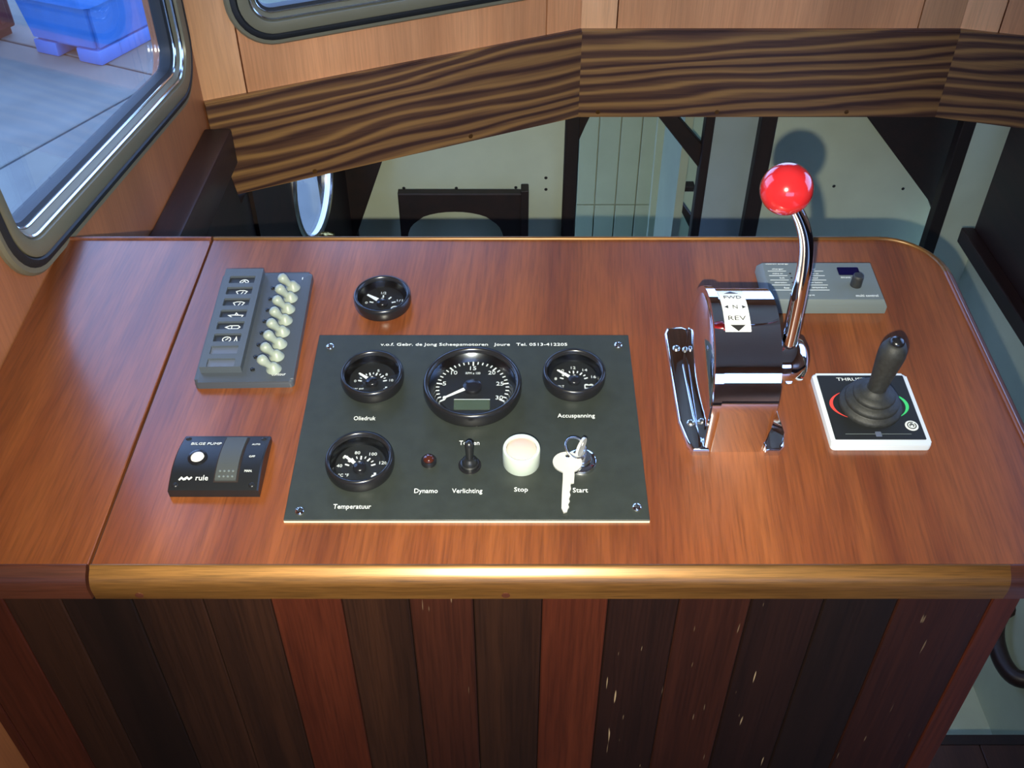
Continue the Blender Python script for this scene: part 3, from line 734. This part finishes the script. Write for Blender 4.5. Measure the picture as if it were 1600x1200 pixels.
def tank_icon(x, y, s):
    def f(b, Rr, z): stroke(b, [((x + s * math.cos(R(a))) * Rr, (y + s * .8 * math.sin(R(a))) * Rr) for a in range(0, 360, 30)], .04 * Rr, z, closed=True); stroke(b, [((x - s * .6) * Rr, y * Rr), ((x + s * .6) * Rr, y * Rr)], .04 * Rr, z)
    return f
def tk(lst, L=.11, w=.045): return [(a, L, w) for a in lst]
small = dict(rs=.47, cy=-.18, hub=.2)
gauge('oil_pressure_gauge', 'small round black gauge above the word Oliedruk, upper left on the plate', -.1312, .6435, PW, .0297,
      dict(small, ticks=tk([-75, -45, -15, 15, 45, 75], .12) + tk([-60, -30, 0, 30, 60], .07, .03), nums=[('0', -80, .60, .07, .10), ('2', -45, .60, .07, .10), ('5', 15, .62, .07, .10), ('8', 48, .62, .07, .10), ('10', 78, .66, .12, .10)],
           words=[('bar psi', -.42, -.42, .34, .10)], icons=[drop_icon(.46, -.40, .16)], needle=(-52, .16, .55, .055)), 'small gauges on the console')
gauge('temperature_gauge', 'small round black gauge above the word Temperatuur, lower left on the plate', -.132, .5412, PW, .0299,
      dict(small, ticks=tk([-70, -35, 0, 35, 70], .13) + tk([-52, -17, 17, 52], .08, .03), nums=[('40', -80, .66, .16, .11), ('60', -47, .68, .16, .11), ('80', -12, .66, .16, .11), ('100', 32, .70, .22, .11), ('120', 72, .76, .22, .11)],
           words=[('\u00b0C \u00b0F', -.44, -.42, .30, .11)], icons=[drop_icon(.46, -.40, .17)], needle=(-50, .16, .62, .055)), 'small gauges on the console')
gauge('voltmeter', 'small round black gauge above the word Accuspanning, upper right on the plate', .0583, .6457, PW, .0297,
      dict(small, ticks=tk([-70, -35, 0, 35, 70], .12) + tk([-52, -17, 17, 52], .08, .04), nums=[('8', -78, .64, .08, .11), ('10', -38, .66, .15, .11), ('12', 0, .66, .15, .11), ('14', 36, .68, .15, .11), ('16', 72, .72, .15, .11)],
           words=[('VOLT', -.46, -.40, .28, .10)], icons=[batt_icon(.46, -.40, .18)], needle=(-52, .16, .66, .055)), 'small gauges on the console')
gauge('tank_gauge', 'small round black gauge alone on bare wood behind the instrument plate', -.1325, .7588, 0., .0293,
      dict(small, ticks=tk([-75, -37, 0, 37, 75], .14, .05), nums=[('0', -82, .62, .09, .11), ('1/2', 0, .64, .18, .12), ('1/1', 72, .68, .20, .11)],
           icons=[tank_icon(.46, -.40, .13)], needle=(-55, .18, .66, .075)), 'small gauges on the console')
tt = []
for k in range(31): tt.append((-120 + 8 * k, .13 if k % 5 == 0 else .085, .032 if k % 5 == 0 else .024))
gauge('tachometer', 'largest round dial on the plate, a tachometer with green display strip', -.0368, .6302, PW, .0458,
      dict(rs=.76, cy=.0, hub=.19, ticks=tt, nums=[('0', -116, .62, .075, .10), ('5', -78, .59, .075, .105), ('10', -42, .58, .13, .105), ('15', 0, .56, .13, .105), ('20', 42, .58, .15, .105), ('25', 78, .57, .15, .105), ('30', 116, .61, .15, .105)],
           words=[('RPM x 100', 0, .415, .30, .065)], lcd=(-.36, .36, -.60, -.33), needle=(-121, .17, .66, .036)), 'gauges')

# warning lamp, toggle, stop button, ignition lock and keys on the plate
wl_ = thing('warning_lamp', 'small dark red warning lamp above the word Dynamo', 'lamp', on_console(-.0727, .545, PW))
mesh_obj('collar', lathe([(.0068, 0), (.0068, .003), (.0058, .0045), (.0048, .0045), (.0048, 0)], 24), 'bezel', wl_, 40)
mesh_obj('lens', lathe([(.0048, .002), (.0047, .0055), (.0035, .0072), (0, .0080)], 20), 'lens', wl_, 60)
ts = thing('toggle_switch', 'black rubber-booted toggle switch above the word Verlichting', 'switch', on_console(-.0368, .5415, PW))
mesh_obj('washer', lathe([(.0100, 0), (.0100, .0007), (.0075, .0010), (.006, .001), (.006, 0)], 28), 'bezel', ts, 40)
mesh_obj('boot', lathe([(.0080, .0006), (.0080, .0035), (.0068, .0042), (.0068, .0065), (.0055, .0082), (.0040, .0100), (0, .0105)], 24), 'black_plastic', ts, 40)
mesh_obj('lever', lathe([(0, .006), (.0030, .006), (.0032, .012), (.0040, .024), (.0038, .0265), (.0022, .0285), (0, .029)], 20, Matrix.Rotation(R(-6), 4, 'X')), 'black_plastic', ts, 50)
sb = thing('stop_button', 'white cylindrical push button with pink face above the word Stop', 'button', on_console(.0082, .5455, PW))
mesh_obj('housing', lathe([(0, .0005), (.0160, 0), (.0163, .001), (.0163, .0175), (.0158, .0190), (.0145, .0194), (.0132, .0188), (.0130, .0160), (0, .0160)], 40), 'cap', sb, 40)
mesh_obj('button_face', lathe([(.0128, .0158), (.0128, .0168), (.0120, .0175), (0, .0178)], 36), 'pink', sb, 40)
ig = thing('ignition_lock', 'chrome ignition lock above the word Start', 'lock', on_console(.0605, .5445, PW))
mesh_obj('flange', lathe([(.0138, 0), (.0138, .0022), (.0128, .0040), (.0105, .0052), (.0100, .0052), (.0096, .0040), (0, .0040)], 36), 'chrome', ig, 30)
mesh_obj('barrel', lathe([(.0088, .0035), (.0088, .0085), (.0080, .0095), (0, .0095)], 30), 'chrome', ig, 40)
def key_bm(th):
    head = [(.0095 * math.cos(R(a)), .0085 * math.sin(R(a)) + .0) for a in range(-60, 241, 12)]
    hole = [(.0016 * math.cos(R(a)), .0052 + .0016 * math.sin(R(a))) for a in range(0, 360, 36)]
    blade = [(-.0042, -.0085), (-.0040, -.0135), (-.0042, -.026), (-.0040, -.037), (-.0020, -.0405), (.0010, -.0395), (.0014, -.0375), (.0026, -.0360), (.0016, -.0340), (.0030, -.0315), (.0022, -.0295), (.0034, -.0265), (.0024, -.0240), (.0036, -.0215), (.0030, -.0185), (.0036, -.0170), (.0060, -.0165), (.0062, -.0100)]
    return holed_fill(head + [(x * .72 + .0004, y) for x, y in blade], [hole], -th / 2, th / 2)
k1 = thing('ignition_key', 'metal key standing in the ignition lock', 'key', on_console(.0595, .5455, PW + .0095) @ Matrix.Rotation(R(62), 4, 'Z') @ Matrix.Rotation(R(90), 4, 'X') @ T(0, .011, 0))
KS = 1.27
hd_ = [(.0092 * math.cos(R(a)), .0080 * math.sin(R(a))) for a in range(-58, 239, 12)] + [(-.0036, -.0085), (-.0036, -.0105), (.0036, -.0105), (.0036, -.0085)]
mesh_obj('bow', holed_fill(hd_, [[(.0020 * math.cos(R(a)), .0042 + .0020 * math.sin(R(a))) for a in range(0, 360, 36)]], -.0011, .0011), 'nickel', k1)
k2 = thing('spare_key', 'metal key hanging from a ring over the word Start', 'key', on_console(.0478, .5375, PW + .0090, R(-4)) @ Matrix.Rotation(R(9), 4, 'X'))
kb_ = key_bm(.0020); bmesh.ops.scale(kb_, vec=(KS * 1.05, KS * .95, 1), verts=kb_.verts); mesh_obj('blank', kb_, 'nickel', k2)
kr = thing('key_ring', 'small wire ring joining the two keys at the ignition lock', 'ring', on_console(.0550, .5490, PW + .0150) @ Matrix.Rotation(R(25), 4, 'Y') @ Matrix.Rotation(R(12), 4, 'X'))
mesh_obj('ring', tube([(.0098 * math.cos(R(a)), .0098 * math.sin(R(a)), 0) for a in range(0, 360, 15)], .0010, 8, closed=True), 'steel', kr, 60)

# ================================================================== SWITCH PANEL (eight toggles)
su, sv = -.2535, .717
sp = thing('switch_panel', 'slate plastic switch panel with eight pale toggles and pictogram strip', 'switch panel', on_console(su, sv, 0, R(1.2)))
a_, b_ = .0465, .079
mesh_obj('base_plate', prism(rrect(-a_, a_, -b_, b_, .004), 0, .0085, .0035, 3), 'grey_plastic2', sp, 40)
# label strip with eight recessed windows
wins = [.0595 - i * .0172 for i in range(8)]
sx0, sx1, sy0, sy1 = -.0420, -.0030, -.0665, .0765
bm = bmesh.new(); cuts = [sy1] + [(wins[i] + wins[i + 1]) / 2 for i in range(7)] + [sy0]
for i, c in enumerate(wins): ring_plate(bm, [(sx0, cuts[i + 1]), (sx1, cuts[i + 1]), (sx1, cuts[i]), (sx0, cuts[i])], rrect(sx0 + .0065, sx1 - .0065, c - .0055, c + .0055, .0008, 2), .008, .0165)
mesh_obj('label_strip', bm, 'grey_plastic', sp)
icons = []
def ic_horn(b, z): stroke(b, arc(0, -.002, .0045, 10, 170, 10) , .0010, z); stroke(b, [(-.0045, -.0022), (-.002, -.0022), (0, .001), (.002, -.0022), (.0045, -.0022)], .0009, z)
def ic_wiper(b, z): stroke(b, [(-.003, -.003), (-.0055, .0015), (-.002, .003), (.002, .003), (.0055, .0015), (.003, -.003)], .0009, z, closed=True); stroke(b, [(-.0005, -.003), (.0015, .0015)], .0008, z); stroke(b, [(.0085, -.003), (.0095, -.003)], .0012, z)
def ic_boat(b, z): stroke(b, [(-.007, 0), (-.003, -.003), (.006, -.003), (.007, .0), (-.003, .0005)], .0010, z, closed=True); stroke(b, [(-.001, .001), (0, .0035), (.002, .001)], .0009, z)
def ic_lamp(b, z): stroke(b, [(-.007, 0), (-.003, .0022), (.005, .0022), (.007, .0), (.005, -.0022), (-.003, -.0022)], .0010, z, closed=True); stroke(b, [(-.001, -.002), (-.001, .002)], .0009, z)
def ic_meter(b, z): stroke(b, [(-.003 + .004 * math.cos(R(a)), .0035 * math.sin(R(a))) for a in range(0, 360, 30)], .0009, z, closed=True); stroke(b, [(-.004, -.001), (-.0015, .0015)], .0009, z); stroke(b, [(.0045, -.003), (.006, .003), (.0075, -.003)], .0009, z)
for i, c in enumerate(wins):
    xm = (sx0 + sx1) / 2
    w_ = mesh_obj('label_window', box(sx0 + .0065, sx1 - .0065, c - .0055, c + .0055, .0086, .0140), 'recess' if i < 6 else 'inlay', sp)
    if i < 6:
        b2 = bmesh.new(); [ic_horn, ic_wiper, ic_wiper, ic_boat, ic_lamp, ic_meter][i](b2, 0); mesh_obj('pictogram', b2, 'white', w_, local=T(xm + .002, c - .0005, .0141))
    # toggle with its collar, leaning back and to the left
    yb = .0548 - i * .0168; xb = .0292 - i * .0004
    t = mesh_obj('toggle', lathe([(0, .001), (.0034, .001), (.0034, .006), (.0036, .0095), (.0046, .0125), (.0052, .0155), (.0046, .0185), (.0028, .0200), (0, .0206)], 18, Matrix.Rotation(R(-33), 4, 'Y') @ Matrix.Rotation(R(2), 4, 'X')), 'pale_toggle', sp, 60, local=T(xb, yb, .0085))
    mesh_obj('toggle_boot', lathe([(.0074, 0), (.0072, .0012), (.0052, .0035), (.0034, .0070), (0, .008)], 20), 'pale_toggle', t, 60)
    mesh_obj('indicator', lathe([(.0022, 0), (.0022, .0012), (.0012, .0018), (0, .0018)], 12), 'black_plastic', sp, 40, local=T(.0085 - i * .0003, yb - .0005, .0085))
text(sp, 'contour', .0130, 'white', .0320, -.0700, .0086, .0028)
text(sp, 'I', .0008, 'white', .0370, .0690, .0086, .0035, name='mark')

# ================================================================== BILGE PUMP SWITCH
bp = thing('bilge_pump_switch', 'black bilge pump switch with white lamp and grey rocker', 'switch', on_console(-.2535, .5415))
ba, bb = .0385, .0312
def bz(y): return .0060 + .0085 * math.cos(max(-1, min(1, (y + .004) / .036)) * math.pi / 2)
bm = bmesh.new(); ny = 16
rows = []
for j in range(ny + 1):
    y = -bb + 2 * bb * j / ny
    rows.append([bm.verts.new(p) for p in [(-ba, y, 0), (-ba, y, bz(y) - .0012), (-ba + .0012, y, bz(y)), (ba - .0012, y, bz(y)), (ba, y, bz(y) - .0012), (ba, y, 0)]])
for r0, r1 in zip(rows, rows[1:]):
    for k in range(6): bm.faces.new((r0[k], r0[(k + 1) % 6], r1[(k + 1) % 6], r1[k]))
bm.faces.new(rows[0][::-1]); bm.faces.new(rows[-1])
bmesh.ops.bevel(bm, geom=[e for e in bm.edges if e.verts[0] in rows[0] and e.verts[1] in rows[0] and False], offset=.001)
mesh_obj('body', bm, 'black_plastic', bp, 35)
def curved(x0, x1, y0, y1, dz0, dz1, n=12):
    b = bmesh.new(); rw_ = []
    for j in range(n + 1):
        y = y0 + (y1 - y0) * j / n; rw_.append([b.verts.new(p) for p in [(x0, y, bz(y) + dz0), (x0, y, bz(y) + dz1), (x1, y, bz(y) + dz1), (x1, y, bz(y) + dz0)]])
    for p, q in zip(rw_, rw_[1:]):
        for k in range(4): b.faces.new((p[k], p[(k + 1) % 4], q[(k + 1) % 4], q[k]))
    b.faces.new(rw_[0][::-1]); b.faces.new(rw_[-1]); return b
mesh_obj('rocker_slot', curved(-.0005, .0205, -.0245, .0285, -.001, .0003), 'groove', bp)
rk = mesh_obj('rocker', curved(.0010, .0190, -.0235, .0275, -.001, .0022), 'grey_rocker', bp, 40)
for i in range(4):
    for j in range(2):
        y = -.0155 - .0050 * j; mesh_obj('grip_dot', lathe([(.0011, 0), (.0008, .0006), (0, .0008)], 8), 'sage', rk, local=T(.0045 + i * .0037, y, bz(y) + .0022))
y = .0005
tl = -math.atan2(bz(y + .001) - bz(y - .001), .002)
lm = mesh_obj('lamp_bezel', lathe([(.0085, 0), (.0083, .0012), (.0062, .0018), (.0060, 0)], 28), 'bezel', bp, 40, local=T(-.0185, y, bz(y) - .0002))
mesh_obj('lamp_lens', lathe([(.0058, 0), (.0055, .0018), (.0035, .0028), (0, .0032)], 24), 'lamp_white', lm, 60)
def btext(s, w, x, y, h, sh=0.):
    s_ = math.atan2(bz(y + .001) - bz(y - .001), .002)
    text(bp, s, w, 'white', 0, 0, 0, h, shear=sh, local=T(x, y, bz(y) + .0003) @ Matrix.Rotation(s_, 4, 'X'))
btext('BILGE PUMP', .0265, -.0155, .0190, .0038); btext('rule', .0105, -.0105, -.0205, .0048)
btext('AUTO', .0070, .0285, .0180, .0022); btext('OFF', .0050, .0285, .0015, .0022); btext('MAN.', .0065, .0280, -.0140, .0022)
for k in range(2):
    yy = -.0215; b2 = bmesh.new(); stroke(b2, [(-.003, -.0012), (-.0012, .0012), (.0008, -.0006), (.003, .0014)], .0014, 0)
    mesh_obj('emblem', b2, 'white', bp, local=T(-.0268 + k * .0046, yy + .0003 * k, bz(yy) + .0003) @ Matrix.Rotation(.22, 4, 'X'))
for x, y in ((-.0335, .0265), (.0335, .0265), (-.0325, -.0265), (.0325, -.0265)):
    pscrew(bp, x, y, bz(y) - .0005, .0028, 'black_plastic', 45)

# ================================================================== SHIFT AND THROTTLE CONTROL
sc = thing('shift_control', 'chrome single-lever engine control with red ball knob', 'throttle lever', on_console(.198, .625))
Ra, wc = .0645, .050
arch = [(.0650, .0)] + [(Ra * math.cos(R(a)), wc + Ra * math.sin(R(a))) for a in range(0, 181, 6)] + [(-.0650, .0)]
def arch_prism(x0, x1, bev, grow=0.):
    bm = bmesh.new(); pts = [(y * (1 + grow), z if z < .001 else wc + (z - wc) * (1 + grow)) for y, z in arch]
    a = [bm.verts.new((x0, y, z)) for y, z in pts]; b = [bm.verts.new((x1, y, z)) for y, z in pts]; n = len(pts)
    f1 = bm.faces.new(a); f2 = bm.faces.new(b[::-1])
    for i in range(n): bm.faces.new((a[i], a[(i + 1) % n], b[(i + 1) % n], b[i]))
    if bev: bmesh.ops.bevel(bm, geom=[e for e in list(f1.edges) + list(f2.edges) if max(v.co.z for v in e.verts) > .0005], offset=bev, segments=4, affect='EDGES', profile=.5)
    return bm
mesh_obj('housing', arch_prism(-.0250, .0270, .0045), 'chrome', sc, 35)
mesh_obj('side_rim', arch_prism(-.0290, -.0215, .0032, .035), 'chrome', sc, 35)
# domed cover on the left flank
bm = bmesh.new(); rings = []
for t in range(9):
    k = .97 * math.cos(R(90 * t / 8)); rings.append([bm.verts.new((-.0275 - .0070 * math.sin(R(90 * t / 8)), y * k, .042 + (z - .042) * k)) for y, z in arch])
for a, b in zip(rings, rings[1:]):
    for i in range(len(a)):
        j = (i + 1) % len(a)
        try: bm.faces.new((a[i], a[j], b[j], b[i]))
        except ValueError: pass
bmesh.ops.remove_doubles(bm, verts=bm.verts, dist=1e-6)
mesh_obj('side_cover', bm, 'chrome', sc, 50)
def flange(sgn):
    x0, x1 = (-.0445, -.024) if sgn < 0 else (.0255, .0440)
    if sgn < 0: pl = [(-.024, -.0690), (-.0385, -.0690), (-.0425, -.060), (-.0475, -.035), (-.0480, .080), (-.0450, .088), (-.0300, .0900), (-.024, .086)]
    else: pl = [(.0255, -.0690), (.0380, -.0690), (.0430, -.064), (.0450, -.050), (.0440, .020), (.0400, .030), (.0255, .032)]
    return prism(pl, 0, .0085, .003, 3)
for sg in (-1, 1):
    f = mesh_obj('foot_flange', flange(sg), 'chrome', sc, 40)
    for x, y in (((-.0370, -.038), (-.0290, -.040), (-.0390, .058), (-.0300, .056)) if sg < 0 else ((.0350, -.030),)):
        pscrew(f, x, y, .0085, .0036, 'steel', 30)
mesh_obj('flange_rib', tube([(-.0285, -.0660, .0085), (-.0335, -.030, .0092), (-.0352, .035, .0092)], [.0008, .0011, .0008], 8), 'chrome', sc, 50)
# pictogram plate curved over the top
bm = bmesh.new(); rw_ = []
for a in range(-22, 26, 3):
    y, z = -math.sin(R(a)), math.cos(R(a)); rw_.append([bm.verts.new((x, y * r, wc + z * r)) for x, r in ((-.0195, Ra), (-.0195, Ra + .0008), (.0020, Ra + .0008), (.0020, Ra))])
for p, q in zip(rw_, rw_[1:]):
    for k in range(4): bm.faces.new((p[k], p[(k + 1) % 4], q[(k + 1) % 4], q[k]))
bm.faces.new(rw_[0]); bm.faces.new(rw_[-1][::-1])
lp_ = mesh_obj('direction_plate', bm, 'label_plate', sc)
def on_arc(a, x=0., r=Ra + .0009): return T(-.00875 + x, -math.sin(R(a)) * r, wc + math.cos(R(a)) * r) @ Matrix.Rotation(R(a), 4, 'X')
for s, a, w in (('FWD', -11, .0150), ('N', 1, .0040), ('REV', 12, .0150)):
    text(lp_, s, w, 'black_print', 0, 0, 0, .0046, local=on_arc(a))
for a, x, poly in ((-18.5, 0, [(-.0060, -.0018), (.0060, -.0018), (0, .0028)]), (20.0, 0, [(-.0066, .0024), (0, -.0036), (.0066, .0024)]), (1, -.0075, [(.0016, -.002), (.0016, .002), (-.0016, 0)]), (1, .0075, [(-.0016, -.002), (.0016, 0), (-.0016, .002)])):
    mesh_obj('arrow', prism(poly, 0, .00015), 'black_print', lp_, local=on_arc(a, x))
# pivot hub and lever
RX = Matrix.Rotation(R(90), 4, 'Y')
hb = mesh_obj('pivot_hub', lathe([(0, .022), (.0130, .022), (.0130, .030), (.0200, .033), (.0225, .040), (.0225, .052), (.0195, .060), (.0120, .0645), (0, .0655)], 32, T(0, 0, wc) @ RX), 'chrome', sc, 45)
mesh_obj('clamp_screw', lathe([(0, 0), (.0042, 0), (.0042, .004), (.003, .005), (0, .005)], 16, Matrix.Rotation(R(60), 4, 'X')), 'chrome', hb, 40, local=T(.047, -.0175, wc - .006))
lv = spline([(.0465, .0, wc + .004), (.0450, .0, .090), (.0430, .0, .130), (.0410, .0, .160), (.0365, .0, .185), (.0275, .0, .207), (.0115, 0, .232)], 6)
rl = [.0078 - .0030 * i / (len(lv) - 1) for i in range(len(lv))]
mesh_obj('lever', tube(lv, rl, 18), 'chrome', sc, 60)
kb = mesh_obj('ball_knob', lathe([(.0200 * math.sin(R(a)) if 0 < a < 180 else 0, .0200 * math.cos(R(a))) for a in range(0, 181, 7)] + [(0, -.0200)], 40), 'red_ball', sc, 80, local=T(.0110, 0, .2345) @ Matrix.Rotation(R(35), 4, 'Y'))
kb['label'] = 'glossy red ball knob'

# ================================================================== CHARGER CONTROL BOX
mc = thing('charger_control_box', 'grey-green control box with navy display and small knob, behind the chrome lever', 'control box', on_console(.3180, .7745))
ma, mb = .0605, .0325
bm = bmesh.new()
lo = [bm.verts.new((x, y, 0)) for x, y in ((-ma, -mb), (ma, -mb), (ma, mb), (-ma, mb))]
mi = [bm.verts.new((x, y, .009)) for x, y in ((-ma, -mb), (ma, -mb), (ma, mb), (-ma, mb))]
hi = [bm.verts.new((x, y, .0155)) for x, y in ((-ma + .0045, -mb + .004), (ma - .0035, -mb + .004), (ma - .0035, mb - .003), (-ma + .0045, mb - .003))]
bm.faces.new(lo[::-1]); bm.faces.new(hi)
for p, q in ((lo, mi), (mi, hi)):
    for i in range(4): bm.faces.new((p[i], p[(i + 1) % 4], q[(i + 1) % 4], q[i]))
bmesh.ops.bevel(bm, geom=list(bm.edges), offset=.0004, segments=2, affect='EDGES')
mesh_obj('case', bm, 'sage', mc, 40)
zc = .0156
text(mc, 'victron energy', .0240, 'white', -.0410, .0272, zc, .0022)
for s, x, y, w in (('charger', -.0415, .0190, .0120), ('mains on', -.0430, .0120, .0105), ('bulk', -.0395, .0050, .0050), ('absorption', -.0425, -.0025, .0125), ('float', -.0380, -.0105, .0055),
                   ('inverter', -.0085, .0190, .0120), ('inverter on', -.0075, .0120, .0130), ('overload', -.0085, .0050, .0110), ('low battery', -.0060, -.0025, .0130), ('temperature', -.0045, -.0105, .0150),
                   ('on', -.0335, -.0195, .0055), ('charger only', -.0160, -.0220, .0085), ('shore current', .0260, .0060, .0100)):
    text(mc, s, w, 'white', x, y, zc, .0026 if any(c in s for c in 'pgt') else .0021)
text(mc, 'multi control', .0225, 'white', .0410, -.0225, zc, .0036)
bm = bmesh.new()
for y in (.0158, .0085, .0015, -.0062, -.0140):
    stroke(bm, [(-.0525, y), (-.0335, y)], .0006, zc); stroke(bm, [(-.0180, y), (.0050, y)], .0006, zc)
mesh_obj('ruled_lines', bm, 'white', mc)
for y in (.0120, .0050, -.0025, -.0105):
    for x in (-.0300, -.0175): mesh_obj('indicator', lathe([(.0011, 0), (.0011, .0004), (0, .0006)], 10), 'black_print', mc, local=T(x, y, zc))
mesh_obj('display', prism(rrect(.0200, .0420, .0095, .0215, .0012), .0150, .0161), 'navy', mc)
kn = mesh_obj('knob', lathe([(0, 0), (.0058, 0), (.0056, .010), (.0052, .0125), (.0044, .0132), (0, .0132)], 24), 'black_rubber', mc, 40, local=T(.0335, -.0060, .0155))

# ================================================================== BOW THRUSTER JOYSTICK
th = thing('thruster_joystick', 'black rubber joystick on a square white-edged plate with red and green arcs', 'joystick', on_console(.3280, .6065))
q = .0445
mesh_obj('frame', prism(rrect(-q, q, -q, q, .004), 0, .0065, .0022, 3), 'white_frame', th, 40)
mesh_obj('face', prism(rrect(-q + .0042, q - .0036, -q + .0068, q - .0030, .0010), .0062, .0069), 'dial', th)
zf = .0069
for a0, a1, mt in ((118, 238, 'red_print'), (-58, 62, 'green_print')):
    n = 18; o_ = [];i_ = []
    for k in range(n + 1):
        a = R(a0 + (a1 - a0) * k / n); t = math.sin(math.pi * k / n) * .0032
        o_.append((.0362 * math.cos(a), .0040 + .0200 * math.sin(a))); i_.append(((.0362 - t) * math.cos(a), .0040 + (.0200 - t * .25) * math.sin(a)))
    mesh_obj('direction_arc', prism(o_ + i_[::-1][1:-1], zf, zf + .00015), mt, th)
text(th, 'THRUSTER', .0350, 'white', -.0050, .0365, zf, .0038)
pb = mesh_obj('power_mark', lathe([(0, zf), (.0060, zf), (.0058, zf + .0003), (0, zf + .0004)], 24), 'white', th, local=T(.0320, -.0215, 0))
b2 = bmesh.new(); stroke(b2, arc(0, 0, .0038, 60, 400, 20), .0008, zf + .0004); stroke(b2, arc(0, 0, .0017, -60, 220, 12), .0009, zf + .0004); stroke(b2, [(0, 0), (0, .0028)], .0008, zf + .0004); mesh_obj('power_symbol', b2, 'black_plastic', pb)
b2 = bmesh.new(); stroke(b2, [(-.0300, -.0315), (.0290, -.0315)], .0007, zf); mesh_obj('rule_line', b2, 'sage', th)
b2 = prism(rrect(-.0032, .0022, -.0345, -.0288, .0007), zf, zf + .0003); mesh_obj('mark', b2, 'inlay', th)
mesh_obj('bellows', lathe([(.0280, zf), (.0285, zf + .002), (.0272, zf + .0045), (.0245, zf + .0055), (.0238, zf + .0065), (.0245, zf + .0090), (.0235, zf + .0112), (.0200, zf + .0125), (.0185, zf + .0135), (.0192, zf + .0160), (.0182, zf + .0180), (.0140, zf + .0195), (.0100, zf + .0215), (.0085, zf + .024), (0, zf + .024)], 40), 'black_rubber', th, 50, local=T(.0005, .0035, 0))
stk = mesh_obj('stick', lathe([(0, .026), (.0082, .026), (.0084, .034), (.0092, .044), (.0105, .056), (.0117, .068), (.0120, .074), (.0112, .080), (.0085, .0855), (.0062, .0868), (0, .0868)], 32), 'black_rubber', th, 50, local=T(.0005, .0035, 0) @ T(0, 0, .02) @ Matrix.Rotation(R(2), 4, 'Y') @ T(0, 0, -.02))
mesh_obj('end_cap', lathe([(.0064, .0862), (.0064, .0880), (.0045, .0905), (0, .0915)], 24), 'bezel', stk, 60)
